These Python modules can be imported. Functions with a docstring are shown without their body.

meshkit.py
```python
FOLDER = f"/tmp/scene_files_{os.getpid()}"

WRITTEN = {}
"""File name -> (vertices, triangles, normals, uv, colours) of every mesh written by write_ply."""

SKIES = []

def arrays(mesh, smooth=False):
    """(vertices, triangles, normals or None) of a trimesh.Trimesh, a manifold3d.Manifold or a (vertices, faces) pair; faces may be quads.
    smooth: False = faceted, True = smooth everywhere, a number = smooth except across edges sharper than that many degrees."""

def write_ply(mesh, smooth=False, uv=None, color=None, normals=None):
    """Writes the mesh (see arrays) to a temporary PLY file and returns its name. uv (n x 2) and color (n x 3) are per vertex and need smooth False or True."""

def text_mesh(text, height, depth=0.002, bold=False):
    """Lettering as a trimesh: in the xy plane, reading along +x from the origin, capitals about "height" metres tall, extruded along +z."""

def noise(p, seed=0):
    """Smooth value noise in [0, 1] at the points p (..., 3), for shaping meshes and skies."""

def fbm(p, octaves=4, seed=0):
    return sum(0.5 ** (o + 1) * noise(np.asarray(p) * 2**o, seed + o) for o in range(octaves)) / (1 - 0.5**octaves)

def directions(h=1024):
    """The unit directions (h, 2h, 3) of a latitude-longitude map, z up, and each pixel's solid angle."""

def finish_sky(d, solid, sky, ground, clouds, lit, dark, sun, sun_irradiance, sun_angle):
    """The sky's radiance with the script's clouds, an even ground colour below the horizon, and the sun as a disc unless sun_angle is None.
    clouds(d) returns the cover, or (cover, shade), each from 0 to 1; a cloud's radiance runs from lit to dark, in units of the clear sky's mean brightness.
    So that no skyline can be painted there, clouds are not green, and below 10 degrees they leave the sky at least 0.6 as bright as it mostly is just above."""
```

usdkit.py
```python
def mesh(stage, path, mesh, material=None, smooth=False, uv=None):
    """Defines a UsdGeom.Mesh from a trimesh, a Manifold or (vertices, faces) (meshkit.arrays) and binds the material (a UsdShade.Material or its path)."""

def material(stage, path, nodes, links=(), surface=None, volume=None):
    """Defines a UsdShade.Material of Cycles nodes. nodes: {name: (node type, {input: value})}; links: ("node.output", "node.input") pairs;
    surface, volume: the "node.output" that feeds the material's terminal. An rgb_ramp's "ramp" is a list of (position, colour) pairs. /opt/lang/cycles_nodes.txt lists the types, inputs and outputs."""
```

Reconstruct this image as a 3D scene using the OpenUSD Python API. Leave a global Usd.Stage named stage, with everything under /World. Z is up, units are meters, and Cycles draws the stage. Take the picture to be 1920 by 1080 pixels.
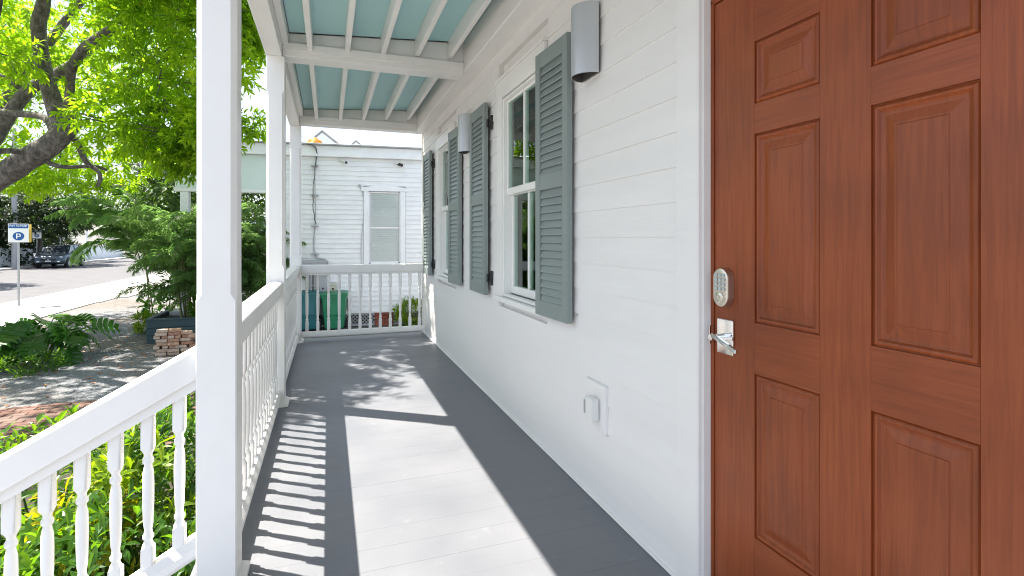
import math, numpy as np, trimesh, usdkit, meshkit
from pxr import Usd, UsdGeom, UsdLux, UsdShade, Gf, Sdf
from scipy.spatial import ConvexHull
from shapely.geometry import Polygon, box as sbox

stage = Usd.Stage.CreateInMemory()
UsdGeom.SetStageUpAxis(stage, UsdGeom.Tokens.z)
UsdGeom.SetStageMetersPerUnit(stage, 1.0)
UsdGeom.Xform.Define(stage, '/World')
UsdGeom.Scope.Define(stage, '/World/Looks')

# ------------------------------------------------------------------ camera, sky, sun, exposure
F, VX, VY, H = 970., 615., 448., 1.218          # focal length and vanishing point in photo pixels, eye height
YAW = math.atan((960 - VX) / F)
EXPOSURE = 2.2
SUN_I, SKY_S = 0.95, 0.068
SUN = np.array([-1.0, 0.68, 2.13]); SUN /= np.linalg.norm(SUN)
cam = UsdGeom.Camera.Define(stage, '/World/camera')
cam.CreateHorizontalApertureAttr(36.0); cam.CreateVerticalApertureAttr(20.25)
cam.CreateFocalLengthAttr(F / 1920 * 36.0)
cam.CreateVerticalApertureOffsetAttr((VY - 540) / 1920 * 36.0)
cam.CreateClippingRangeAttr(Gf.Vec2f(0.05, 2000))
cam.CreateExposureAttr(EXPOSURE)
c_, s_ = math.cos(YAW), math.sin(YAW)
FW = np.array([s_, c_, 0]); RT = np.array([c_, -s_, 0]); UP = np.array([0, 0, 1.]); CAM = np.array([0, 0, H])
M = Gf.Matrix4d(*RT, 0, *UP, 0, *(-FW), 0, *CAM, 1)
cam.AddTransformOp().Set(M)

dome = UsdLux.DomeLight.Define(stage, '/World/sky')
dome.GetPrim().SetCustomDataByKey('kind', 'structure')
sky_m = usdkit.material(stage, '/World/Looks/sky_air', {
    'sky': ('sky_texture', {'sky_type': 'single_scattering', 'sun_disc': False, 'sun_elevation': float(math.asin(SUN[2])), 'sun_rotation': float(math.atan2(SUN[0], SUN[1])), 'aerosol_density': 2.2}),
    'tc': ('texture_coordinate', {}), 'mp': ('mapping', {'scale': (1.0, 1.0, 2.6)}),
    'n': ('noise_texture', {'scale': 2.3, 'detail': 6.0, 'roughness': 0.6}),
    'r': ('rgb_ramp', {'ramp': [(0.38, (0.2, 0.2, 0.2)), (0.72, (0.7, 0.7, 0.7))]}),
    'bw': ('rgb_to_bw', {}),
    'mx': ('mix_color', {'b': (4.4, 4.7, 5.15), 'use_clamp': False}),
    'bg': ('background_shader', {'strength': SKY_S})},
    [('tc.generated', 'mp.vector'), ('mp.vector', 'n.vector'), ('n.fac', 'r.fac'), ('r.color', 'bw.color'), ('bw.val', 'mx.fac'), ('sky.color', 'mx.a'), ('mx.result', 'bg.color')], surface='bg.background')
UsdShade.MaterialBindingAPI.Apply(dome.GetPrim()).Bind(sky_m)

sun = UsdLux.DistantLight.Define(stage, '/World/sun')
sun.CreateIntensityAttr(SUN_I); sun.CreateAngleAttr(0.5); sun.CreateNormalizeAttr(True)
sun.CreateColorAttr(Gf.Vec3f(1.0, 0.93, 0.84))
zx = np.cross([0, 0, 1.], SUN); zx /= np.linalg.norm(zx); zy = np.cross(SUN, zx)
sun.AddTransformOp().Set(Gf.Matrix4d(*zx, 0, *zy, 0, *SUN, 0, 0, 0, 30, 1))

# ------------------------------------------------------------------ helpers
ZG = -0.88                                      # ground level, the porch floor is z = 0


def ray(x, y): return FW + RT * (x - 960) / F - UP * (y - VY) / F
def P(x, y, d): return CAM + ray(x, y) * d      # a point d metres ahead of the eye
def ground(x, y, z=ZG):
    r = ray(x, y); return CAM + r * ((z - H) / r[2])


USED = {}
def numbered(parent, name):
    n = USED.get((parent, name), 0); USED[(parent, name)] = n + 1
    return name if n == 0 else f'{name}_{n:03d}'


class Thing:
    def __init__(self, path, loc=(0, 0, 0), rz=0.0):
        self.path, self.loc, self.rz = path, np.array(loc, float), rz
    def local(self, v):
        v = np.asarray(v, float) - self.loc
        if self.rz:
            c, s = math.cos(-self.rz), math.sin(-self.rz)
            v = np.stack([c * v[:, 0] - s * v[:, 1], s * v[:, 0] + c * v[:, 1], v[:, 2]], 1)
        return v
    @property
    def prim(self): return stage.GetPrimAtPath(self.path)


def data(prim, **k):
    for a, b in k.items():
        if b: prim.SetCustomDataByKey(a, b)


def thing(name, label=None, cat=None, loc=(0, 0, 0), rz=0.0, group=None, kind=None):
    path = '/World/' + numbered('/World', name)
    x = UsdGeom.Xform.Define(stage, path)
    x.AddTranslateOp().Set(Gf.Vec3d(*map(float, loc)))
    if rz: x.AddRotateZOp().Set(math.degrees(rz))
    data(x.GetPrim(), label=label, category=cat, group=group, kind=kind)
    return Thing(path, loc, rz)


def obj(parent, name, mesh, mat, smooth=False, label=None, kind=None, cat=None, group=None):
    """One Mesh prim; vertices are given in world coordinates."""
    if isinstance(mesh, list): mesh = join(mesh)
    if isinstance(mesh, trimesh.Trimesh): mesh = (mesh.vertices, mesh.faces)
    v, f = mesh
    if parent is None: parent = Thing('/World')
    v = parent.local(v) if isinstance(parent, Thing) else v
    path = parent.path + '/' + numbered(parent.path, name)
    m = usdkit.mesh(stage, path, (v, f), mat, smooth)
    data(m.GetPrim(), label=label, kind=kind, category=cat, group=group)
    return Thing(path, parent.loc, parent.rz)


def copy_of(src, name, loc, rz=0.0, label=None, cat=None, group=None):
    path = '/World/' + numbered('/World', name)
    x = UsdGeom.Xform.Define(stage, path)
    x.GetPrim().GetReferences().AddInternalReference(src.path)
    x.ClearXformOpOrder()
    for a in list(x.GetPrim().GetAttributes()):
        pass
    x.GetPrim().CreateAttribute('xformOp:translate', Sdf.ValueTypeNames.Double3).Set(Gf.Vec3d(*map(float, loc)))
    ops = ['xformOp:translate']
    if rz or src.rz:
        x.GetPrim().CreateAttribute('xformOp:rotateZ', Sdf.ValueTypeNames.Float).Set(math.degrees(rz)); ops.append('xformOp:rotateZ')
    x.GetXformOpOrderAttr().Set(ops)
    x.GetPrim().SetInstanceable(True)
    data(x.GetPrim(), label=label, category=cat, group=group)
    return Thing(path, loc, rz)


def join(ms):
    vs, fs, n = [], [], 0
    for m in ms:
        v, f = (m.vertices, m.faces) if isinstance(m, trimesh.Trimesh) else m
        v = np.asarray(v, float); f = np.asarray(f, int)
        if f.shape[1] == 4: f = np.vstack([f[:, [0, 1, 2]], f[:, [0, 2, 3]]])
        vs.append(v); fs.append(f + n); n += len(v)
    return np.vstack(vs), np.vstack(fs)


_sg = np.array([(x, y, z) for x in (-1, 1) for y in (-1, 1) for z in (-1, 1)], float)
def _cb(hx, hy, hz, b):
    out = []
    for s in _sg:
        for a in range(3):
            h = np.array([hx, hy, hz]) - b; h[a] += b
            out.append(s * h)
    return np.array(out)
_h = ConvexHull(_cb(1, 1, 1, .2)); _F = _h.simplices.copy()
for i, t in enumerate(_F):
    p = _h.points[t]
    if np.dot(np.cross(p[1] - p[0], p[2] - p[0]), _h.equations[i, :3]) < 0: _F[i] = t[::-1]


def box(x0, x1, y0, y1, z0, z1, b=0.003):
    h = np.array([x1 - x0, y1 - y0, z1 - z0]) / 2; b = min(b, h.min() * .8)
    return _cb(*h, b) + np.array([x0 + x1, y0 + y1, z0 + z1]) / 2, _F


def move(m, T):
    v, f = (m.vertices, m.faces) if isinstance(m, trimesh.Trimesh) else m
    return np.asarray(v) @ np.asarray(T)[:3, :3].T + np.asarray(T)[:3, 3], f


def frame(o, x, y, z):
    T = np.eye(4); T[:3, 0], T[:3, 1], T[:3, 2], T[:3, 3] = x, y, z, o
    return T


def bar(a, b, w, h, up=(0, 0, 1), bev=0.003):
    """A rectangular bar from a to b."""
    a, b = np.array(a, float), np.array(b, float); d = b - a; L = np.linalg.norm(d); d /= L
    x = np.cross(up, d); x /= np.linalg.norm(x); u = np.cross(d, x)
    return move(box(-w / 2, w / 2, 0, L, -h / 2, h / 2, bev), frame(a, x, d, u))


def tube(pts, radii, n=8, cap=True):
    pts = np.asarray(pts, float); radii = np.broadcast_to(np.asarray(radii, float), len(pts))
    tang = np.gradient(pts, axis=0); tang /= np.linalg.norm(tang, axis=1)[:, None]
    ref = np.array([0, 0, 1.]) if abs(tang[0][2]) < .9 else np.array([1., 0, 0])
    vs = []; x = np.cross(ref, tang[0]); x /= np.linalg.norm(x)
    for p, t, r in zip(pts, tang, radii):
        x = x - t * np.dot(x, t); x /= np.linalg.norm(x); y = np.cross(t, x)
        a = np.arange(n) * 2 * np.pi / n
        vs.append(p + r * (np.cos(a)[:, None] * x + np.sin(a)[:, None] * y))
    return loft(vs, cap)


def loft(rings, cap=True):
    n = len(rings[0]); v = np.vstack(rings); f = []
    for i in range(len(rings) - 1):
        for k in range(n):
            a, b = i * n + k, i * n + (k + 1) % n
            f += [(a, b, b + n), (a, b + n, a + n)]
    if cap:
        f += [(0, k + 1, k) for k in range(1, n - 1)]
        o = (len(rings) - 1) * n
        f += [(o, o + k, o + k + 1) for k in range(1, n - 1)]
    return v, np.array(f)


def lathe(profile, n=24, o=(0, 0, 0)):
    a = np.arange(n) * 2 * np.pi / n
    return loft([np.stack([r * np.cos(a), r * np.sin(a), np.full(n, z)], 1) + np.array(o) for r, z in profile])


def spline(pts, n):
    from scipy.interpolate import CubicSpline
    pts = np.asarray(pts, float); t = np.r_[0, np.cumsum(np.linalg.norm(np.diff(pts[:, :3], axis=0), axis=1))]
    return CubicSpline(t, pts)(np.linspace(0, t[-1], n))


def extrude(poly, T, depth):
    return move(trimesh.creation.extrude_polygon(poly, depth, engine='earcut'), T)


# ------------------------------------------------------------------ materials
def mat(name, nodes, links=(), surface='p.BSDF'):
    return usdkit.material(stage, '/World/Looks/' + name, nodes, links, surface=surface)


def paint(name, col, rough=0.5, var=0.05, scale=3.0, bump=0.06, grain=(1, 1, 1), spec=0.5, metallic=0.0):
    c = np.array(col)
    return mat(name, {
        'g': ('geometry', {}), 'mp': ('mapping', {'scale': grain}),
        'n': ('noise_texture', {'scale': scale, 'detail': 5.0, 'roughness': 0.6}),
        'r': ('rgb_ramp', {'ramp': [(0.25, tuple(c * (1 - var))), (0.75, tuple(np.minimum(c * (1 + var * .5), .95)))]}),
        'n2': ('noise_texture', {'scale': scale * 22, 'detail': 3.0, 'roughness': .4}),
        'b': ('bump', {'strength': bump, 'distance': 0.004}),
        'p': ('principled_bsdf', {'roughness': rough, 'specular_ior_level': spec, 'metallic': metallic})},
        [('g.position', 'mp.vector'), ('mp.vector', 'n.vector'), ('mp.vector', 'n2.vector'), ('n.fac', 'r.fac'), ('r.color', 'p.base_color'), ('n2.fac', 'b.height'), ('b.normal', 'p.normal')])


WHITE = paint('white_gloss_paint', (.84, .825, .795), .38, .06, 2.2, .05)
WALLW = paint('white_siding_paint', (.80, .782, .76), .5, .06, 1.5, .14, (3, .4, 3))
NEIGH = paint('neighbour_white_paint', (.74, .75, .75), .55, .10, 2.5, .08, (1, 1, 2))
TEAL = paint('teal_ceiling_paint', (.45, .71, .725), .55, .05, 1.3, .05)
SAGE = paint('sage_shutter_paint', (.23, .268, .256), .42, .06, 5.0, .05)
GREY_METAL = paint('grey_lamp_enamel', (.50, .52, .54), .33, .03, 4, .02, metallic=.35)
LINER = paint('lamp_liner', (.09, .09, .085), .6, .05)
BLACK = paint('black_iron', (.015, .015, .015), .5, .1, 20, .1)
BRASS = mat('brass', {'p': ('principled_bsdf', {'base_color': (.75, .5, .12), 'metallic': 1.0, 'roughness': .28})})
CHROME = mat('chrome', {'p': ('principled_bsdf', {'base_color': (.82, .83, .84), 'metallic': 1.0, 'roughness': .06})})
SATIN = mat('satin_nickel', {'p': ('principled_bsdf', {'base_color': (.62, .58, .52), 'metallic': 1.0, 'roughness': .32})})
BUTTON = paint('keypad_button_grey', (.42, .46, .45), .35, .02)
GALV = paint('galvanised_grey', (.36, .37, .38), .45, .15, 6, .05, metallic=.3)
PLASTIC_W = paint('white_plastic', (.74, .73, .70), .35, .02)
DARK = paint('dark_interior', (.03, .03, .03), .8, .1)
ROOM = paint('room_plaster', (.35, .37, .34), .8, .05)


def deck_mat():
    return mat('grey_deck_paint', {
        'g': ('geometry', {}), 'oi': ('geometry', {}),
        'mp': ('mapping', {'scale': (1.2, 14, 1)}),
        'n': ('noise_texture', {'scale': 3.0, 'detail': 6.0, 'roughness': .65}),
        'n2': ('noise_texture', {'scale': 1.6, 'detail': 5.0}),
        'r': ('rgb_ramp', {'ramp': [(.3, (.126, .134, .150)), (.7, (.168, .174, .187))]}),
        'n3': ('noise_texture', {'scale': 9.0, 'detail': 8.0, 'roughness': .7}),
        'r3': ('rgb_ramp', {'ramp': [(.60, (0, 0, 0)), (.78, (.4, .4, .4))]}),
        'bw': ('rgb_to_bw', {}),
        'mx': ('mix_color', {'b': (.30, .31, .33)}),
        'rr': ('map_range', {'from_min': .3, 'from_max': .7, 'to_min': .36, 'to_max': .55}),
        'b': ('bump', {'strength': .18, 'distance': .004}),
        'p': ('principled_bsdf', {'specular_ior_level': .5})},
        [('g.position', 'mp.vector'), ('mp.vector', 'n.vector'), ('g.position', 'n2.vector'), ('g.position', 'n3.vector'), ('n2.fac', 'r.fac'), ('n3.fac', 'r3.fac'), ('r3.color', 'bw.color'),
         ('bw.val', 'mx.fac'), ('r.color', 'mx.a'), ('mx.result', 'p.base_color'), ('n2.fac', 'rr.value'), ('rr.result', 'p.roughness'), ('n.fac', 'b.height'), ('b.normal', 'p.normal')])
DECK = deck_mat()


def wood(name, grain, tint=1.0):
    return mat(name, {
        'g': ('geometry', {}), 'mp': ('mapping', {'scale': grain}),
        'n': ('noise_texture', {'scale': 6.0, 'detail': 8.0, 'roughness': .62, 'distortion': .6}),
        'n2': ('noise_texture', {'scale': 2.2, 'detail': 3.0}),
        'r': ('rgb_ramp', {'ramp': [(.2, (.20 * tint, .043 * tint, .011 * tint)), (.5, (.285 * tint, .063 * tint, .016 * tint)), (.8, (.355 * tint, .088 * tint, .022 * tint))]}),
        'r2': ('rgb_ramp', {'ramp': [(.28, (.66, .64, .70)), (.5, (.92, .92, .94)), (.72, (1.0, 1.0, 1.0))]}),
        'mx': ('mix_color', {'blend_type': 'multiply', 'fac': 1.0}),
        'b': ('bump', {'strength': .22, 'distance': .0016}),
        'p': ('principled_bsdf', {'roughness': .40, 'specular_ior_level': .32, 'coat_weight': .08, 'coat_roughness': .25})},
        [('g.position', 'mp.vector'), ('mp.vector', 'n.vector'), ('g.position', 'n2.vector'), ('n.fac', 'r.fac'), ('n2.fac', 'r2.fac'), ('r.color', 'mx.a'), ('r2.color', 'mx.b'), ('mx.result', 'p.base_color'), ('n.fac', 'b.height'), ('b.normal', 'p.normal')])
WOOD_V = wood('mahogany_upright_grain', (17, 17, .75))
WOOD_H = wood('mahogany_cross_grain', (17, .75, 17))
WOOD_P = wood('mahogany_panel_grain', (15, 15, .8), .97)

GLASS = mat('window_glass', {'f': ('fresnel', {'IOR': 1.75}), 't': ('transparent_bsdf', {'color': (.86, .985, .93)}), 'g': ('glossy_bsdf', {'color': (.95, 1, .97), 'roughness': .01}), 'm': ('mix_closure', {})},
            [('f.fac', 'm.fac'), ('t.BSDF', 'm.closure1'), ('g.BSDF', 'm.closure2')], 'm.closure')
BLIND = paint('blind_slat', (.84, .88, .85), .5, .04)


def leafmat(name, cols, trans=0.45, tcol=None, rough=.4):
    cols = [np.array(c) for c in cols]
    tc = [np.minimum(np.array([c[0] * 2.6, c[1] * 2.3, c[2] * .8]), .9) for c in cols] if tcol is None else [np.array(t) for t in tcol]
    ps = np.linspace(0, 1, len(cols))
    return mat(name, {
        'g': ('geometry', {}), 'n': ('noise_texture', {'scale': .9, 'detail': 2.0}), 'ad': ('math', {'math_type': 'multiply_add', 'value2': .55}),
        'sb': ('math', {'math_type': 'multiply_add', 'value2': 1.2, 'value3': -.38}),
        'r': ('rgb_ramp', {'ramp': [(p, tuple(c)) for p, c in zip(ps, cols)]}),
        'rt': ('rgb_ramp', {'ramp': [(p, tuple(c)) for p, c in zip(ps, tc)]}),
        'p': ('principled_bsdf', {'roughness': rough, 'specular_ior_level': .4}),
        't': ('translucent_bsdf', {}), 'm': ('mix_closure', {'fac': trans})},
        [('g.random_per_island', 'ad.value1'), ('g.position', 'n.vector'), ('n.fac', 'sb.value1'), ('sb.value', 'ad.value3'), ('ad.value', 'r.fac'), ('ad.value', 'rt.fac'), ('r.color', 'p.base_color'), ('rt.color', 't.color'), ('p.BSDF', 'm.closure1'), ('t.BSDF', 'm.closure2')], 'm.closure')
TREE_L = leafmat('tree_leaf', [(.06, .115, .008), (.10, .175, .010), (.15, .22, .012), (.21, .25, .012)], .74, [(.30, .52, .012), (.42, .66, .014), (.56, .76, .016), (.74, .78, .02)])
PALM_L = leafmat('palm_leaflet', [(.06, .12, .045), (.085, .16, .05), (.12, .19, .045), (.23, .24, .035)], .55, [(.24, .46, .12), (.32, .54, .12), (.42, .60, .10), (.62, .62, .06)])
SHRUB_L = leafmat('shrub_leaf', [(.022, .065, .012), (.04, .11, .014), (.075, .155, .014), (.14, .20, .018)], .42, [(.10, .26, .01), (.2, .40, .012), (.32, .52, .012), (.5, .6, .015)], rough=.24)
YELLOW_L = leafmat('yellow_croton_leaf', [(.16, .2, .01), (.32, .30, .012), (.42, .33, .015)], .4, rough=.3)
LIME_L = leafmat('lime_leaf', [(.09, .17, .01), (.16, .25, .012), (.24, .28, .02)], .42)
PHILO_L = leafmat('philodendron_leaf', [(.025, .09, .02), (.04, .125, .022), (.065, .16, .018), (.16, .24, .014)], .48, rough=.25)
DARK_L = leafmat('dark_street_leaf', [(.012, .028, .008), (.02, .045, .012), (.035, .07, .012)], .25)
ORANGE_L = leafmat('orange_leaf', [(.4, .12, .02), (.5, .2, .03)], .3)
BARK = mat('grey_bark', {'g': ('geometry', {}), 'mp': ('mapping', {'scale': (1, 1, .5)}),
    'n': ('noise_texture', {'scale': 16.0, 'detail': 9.0, 'roughness': .74, 'distortion': .25}), 'n2': ('noise_texture', {'scale': 2.0, 'detail': 3.0}),
    'r': ('rgb_ramp', {'ramp': [(.34, (.03, .026, .023)), (.5, (.105, .092, .08)), (.68, (.23, .21, .19))]}),
    'b': ('bump', {'strength': .8, 'distance': .03}), 'p': ('principled_bsdf', {'roughness': .85})},
    [('g.position', 'mp.vector'), ('mp.vector', 'n.vector'), ('n.fac', 'r.fac'), ('r.color', 'p.base_color'), ('n.fac', 'b.height'), ('b.normal', 'p.normal')])
CANE = paint('palm_cane', (.16, .17, .06), .5, .3, 6)
STEM = paint('green_stem', (.07, .12, .03), .5, .3, 6)

GRAVEL = mat('gravel', {'g': ('geometry', {}),
    'v': ('voronoi_texture', {'scale': 42.0}), 'n': ('noise_texture', {'scale': .55, 'detail': 5.0}), 'nf': ('noise_texture', {'scale': 7.0, 'detail': 6.0, 'roughness': .7}),
    'r': ('rgb_ramp', {'ramp': [(0, (.065, .07, .08)), (.5, (.15, .156, .168)), (1, (.31, .315, .32))]}), 'bw': ('rgb_to_bw', {}),
    'lit': ('rgb_ramp', {'ramp': [(.42, (0, 0, 0)), (.62, (1, 1, 1))]}), 'lb': ('rgb_to_bw', {}),
    'soil': ('rgb_ramp', {'ramp': [(.3, (.075, .055, .04)), (.7, (.23, .19, .15))]}),
    'mx': ('mix_color', {}), 'ml': ('math', {'math_type': 'multiply', 'value2': .75}),
    'b': ('bump', {'strength': .9, 'distance': .02}), 'p': ('principled_bsdf', {'roughness': .9})},
    [('g.position', 'v.vector'), ('g.position', 'n.vector'), ('g.position', 'nf.vector'), ('v.color', 'bw.color'), ('bw.val', 'r.fac'), ('n.fac', 'lit.fac'), ('lit.color', 'lb.color'), ('lb.val', 'ml.value1'), ('ml.value', 'mx.fac'),
     ('nf.fac', 'soil.fac'), ('r.color', 'mx.a'), ('soil.color', 'mx.b'), ('mx.result', 'p.base_color'), ('v.distance', 'b.height'), ('b.normal', 'p.normal')])
ASPHALT = paint('asphalt', (.105, .105, .11), .9, .25, 1.2, .3)
CONCRETE = paint('pale_concrete', (.36, .35, .335), .85, .14, 1.5, .2)
STREETWALL = paint('pale_garden_wall_paint', (.62, .66, .68), .7, .08, 1.0)
GREYHOUSE = paint('grey_house_paint', (.30, .31, .30), .7, .1, 1.0)


def brickmat(name, cols):
    return mat(name, {'g': ('geometry', {}), 'oi': ('object_info', {}), 'n': ('noise_texture', {'scale': 26.0, 'detail': 6.0, 'roughness': .7}), 'n2': ('noise_texture', {'scale': 5.0, 'detail': 2.0}),
        'r': ('rgb_ramp', {'ramp': [(p, c) for p, c in zip(np.linspace(0, 1, len(cols)), cols)]}), 'k': ('rgb_ramp', {'ramp': [(.3, (.55, .55, .55)), (.7, (1.1, 1.08, 1.05))]}),
        'mx': ('mix_color', {'blend_type': 'multiply', 'fac': 1.0, 'use_clamp': False}), 'b': ('bump', {'strength': .5, 'distance': .006}), 'p': ('principled_bsdf', {'roughness': .9})},
        [('oi.random', 'r.fac'), ('g.position', 'n.vector'), ('n.fac', 'k.fac'), ('r.color', 'mx.a'), ('k.color', 'mx.b'), ('mx.result', 'p.base_color'), ('n.fac', 'b.height'), ('b.normal', 'p.normal')])
BRICK = brickmat('weathered_paving_brick', [(.11, .055, .042), (.17, .085, .062), (.15, .095, .075), (.20, .13, .105)])
PILE = brickmat('reclaimed_brick', [(.34, .17, .11), (.48, .30, .20), (.46, .34, .26), (.56, .45, .36)])
REDBRICK = brickmat('red_pier_brick', [(.26, .07, .04), (.33, .10, .055), (.28, .09, .06)])
BIN_G = paint('green_bin_plastic', (.012, .16, .075), .4, .08, 3)
BIN_T = paint('teal_bin_plastic', (.01, .10, .11), .4, .08, 3)
RUBBER = paint('black_rubber', (.02, .02, .02), .7, .1)
PLANTER = paint('dark_green_planter_paint', (.025, .055, .06), .5, .15, 4)
SOIL = paint('dark_soil', (.04, .03, .022), .95, .3, 12, .5)
ORANGE = paint('orange_cover', (.72, .26, .01), .6, .15, 6)
ROOFM = paint('grey_roof_metal', (.33, .34, .36), .5, .1, 2)
SIGN_W = paint('sign_white', (.80, .80, .80), .4, .02)
SIGN_B = paint('sign_blue', (.012, .09, .30), .4, .02)
SIGN_Y = paint('sign_yellow', (.62, .45, .10), .5, .05)
SIGN_R = paint('sign_red', (.5, .05, .05), .5, .05)

# ------------------------------------------------------------------ the setting
def sheet(x0, x1, y0, y1, z):
    return np.array([(x0, y0, z), (x1, y0, z), (x1, y1, z), (x0, y1, z)], float), np.array([(0, 1, 2), (0, 2, 3)])

g = obj(None, 'ground', sheet(-400, 400, -300, 700, ZG), GRAVEL); data(g.prim, kind='structure', label='grey gravel and leaf litter yard in front of the houses', category='ground')
g = obj(None, 'road', sheet(-20.3, -9.85, -120, 420, ZG + .004), ASPHALT); data(g.prim, kind='structure', label='sunlit grey asphalt street beyond the yard', category='road')
side = thing('sidewalk', 'bright concrete sidewalk along the near side of the street', 'sidewalk', (-8.5, 20, ZG), kind='structure')
for k in range(40):
    y0 = 4 + k * 1.5
    ex = -7.15 if y0 < 20 else -7.15 + min(.8, (y0 - 20) * .2)
    obj(side, 'slab', box(-9.68, ex, y0 + .006, y0 + 1.494, ZG - .05, ZG + .03, .006), CONCRETE)
for k in range(20):
    obj(side, 'kerb', box(-9.85, -9.69, 4 + k * 3 + .004, 4 + k * 3 + 2.996, ZG - .1, ZG + .036, .015), CONCRETE)
fs = thing('far_sidewalk', 'shaded concrete sidewalk on the far side of the street', 'sidewalk', (-20.8, 40, ZG), kind='structure')
for k in range(24):
    obj(fs, 'slab', box(-21.5, -20.3, 20 + k * 3 + .005, 20 + k * 3 + 2.995, ZG - .05, ZG + .11, .01), CONCRETE)

# brick path
rng = np.random.default_rng(5)
path = thing('brick_path', 'weathered red brick garden path beside the gravel', 'path', (-3.4, 7.1, ZG), kind='structure')
rest = []
row = 0
y = 5.9
while y < 8.05:
    x = -8.0 + (row % 2) * .105
    while x < -1.5 - (1.62 if y < 6.02 else 0):
        bx = box(x + .004, x + .206, y + .004, y + .096, ZG - .03, ZG + .016 + rng.uniform(-.004, .006), .006)
        v = bx[0].copy(); cx = v.mean(0); v[:, 2] += (v[:, 0] - cx[0]) * rng.normal(0, .018) + (v[:, 1] - cx[1]) * rng.normal(0, .03)
        if x > -4.6 and y > 6.3: obj(path, 'brick', (v, bx[1]), BRICK)
        else: rest.append((v, bx[1]))
        x += .21
    y += .1; row += 1
obj(path, 'brick_paving', rest, BRICK, kind='stuff')

g = obj(None, 'planting_bed', box(-3.1, -.46, 2.2, 6.0, ZG - .1, ZG + .03, .02), SOIL); data(g.prim, kind='structure', label='dark soil bed under the shrubs along the porch', category='bed')
# porch floor: painted boards running from the wall to the front edge
XE, XW, YE = -0.44, 1.185, 6.80
floor = thing('porch_floor', 'grey painted board porch floor with sunlit patches', 'floor', (0.4, 3, 0), kind='structure')
y = -1.6; k = 0
while y < YE - .01:
    w = .137; y1 = min(y + w, YE)
    obj(floor, 'plank', box(XE - .03, XW - .012, y + .0001, y1 - .0001, -.028, rng.uniform(-.0002, .0002), .0005), DECK)
    y = y1
obj(floor, 'rim_board', box(XE - .02, XE + .005, -1.6, YE - .01, -.26, -.030), WHITE)
obj(floor, 'rim_board', box(XE + .01, XW, YE - .025, YE, -.26, -.030), WHITE)
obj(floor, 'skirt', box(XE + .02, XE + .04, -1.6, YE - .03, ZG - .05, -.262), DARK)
steps = thing('porch_steps', 'white painted steps leading down from the porch', 'steps', (-1.2, 1.2, ZG), kind='structure')
for k in range(4):
    z = -.176 * (k + 1)
    obj(steps, 'tread', box(XE - .05 - .30 * (k + 1), XE - .021 - .30 * k, .2, 1.98, z - .035, z, .006), DECK)
    obj(steps, 'riser', box(XE - .055 - .30 * k, XE - .035 - .30 * k, .2, 1.98, z, z + .140), WHITE)

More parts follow.
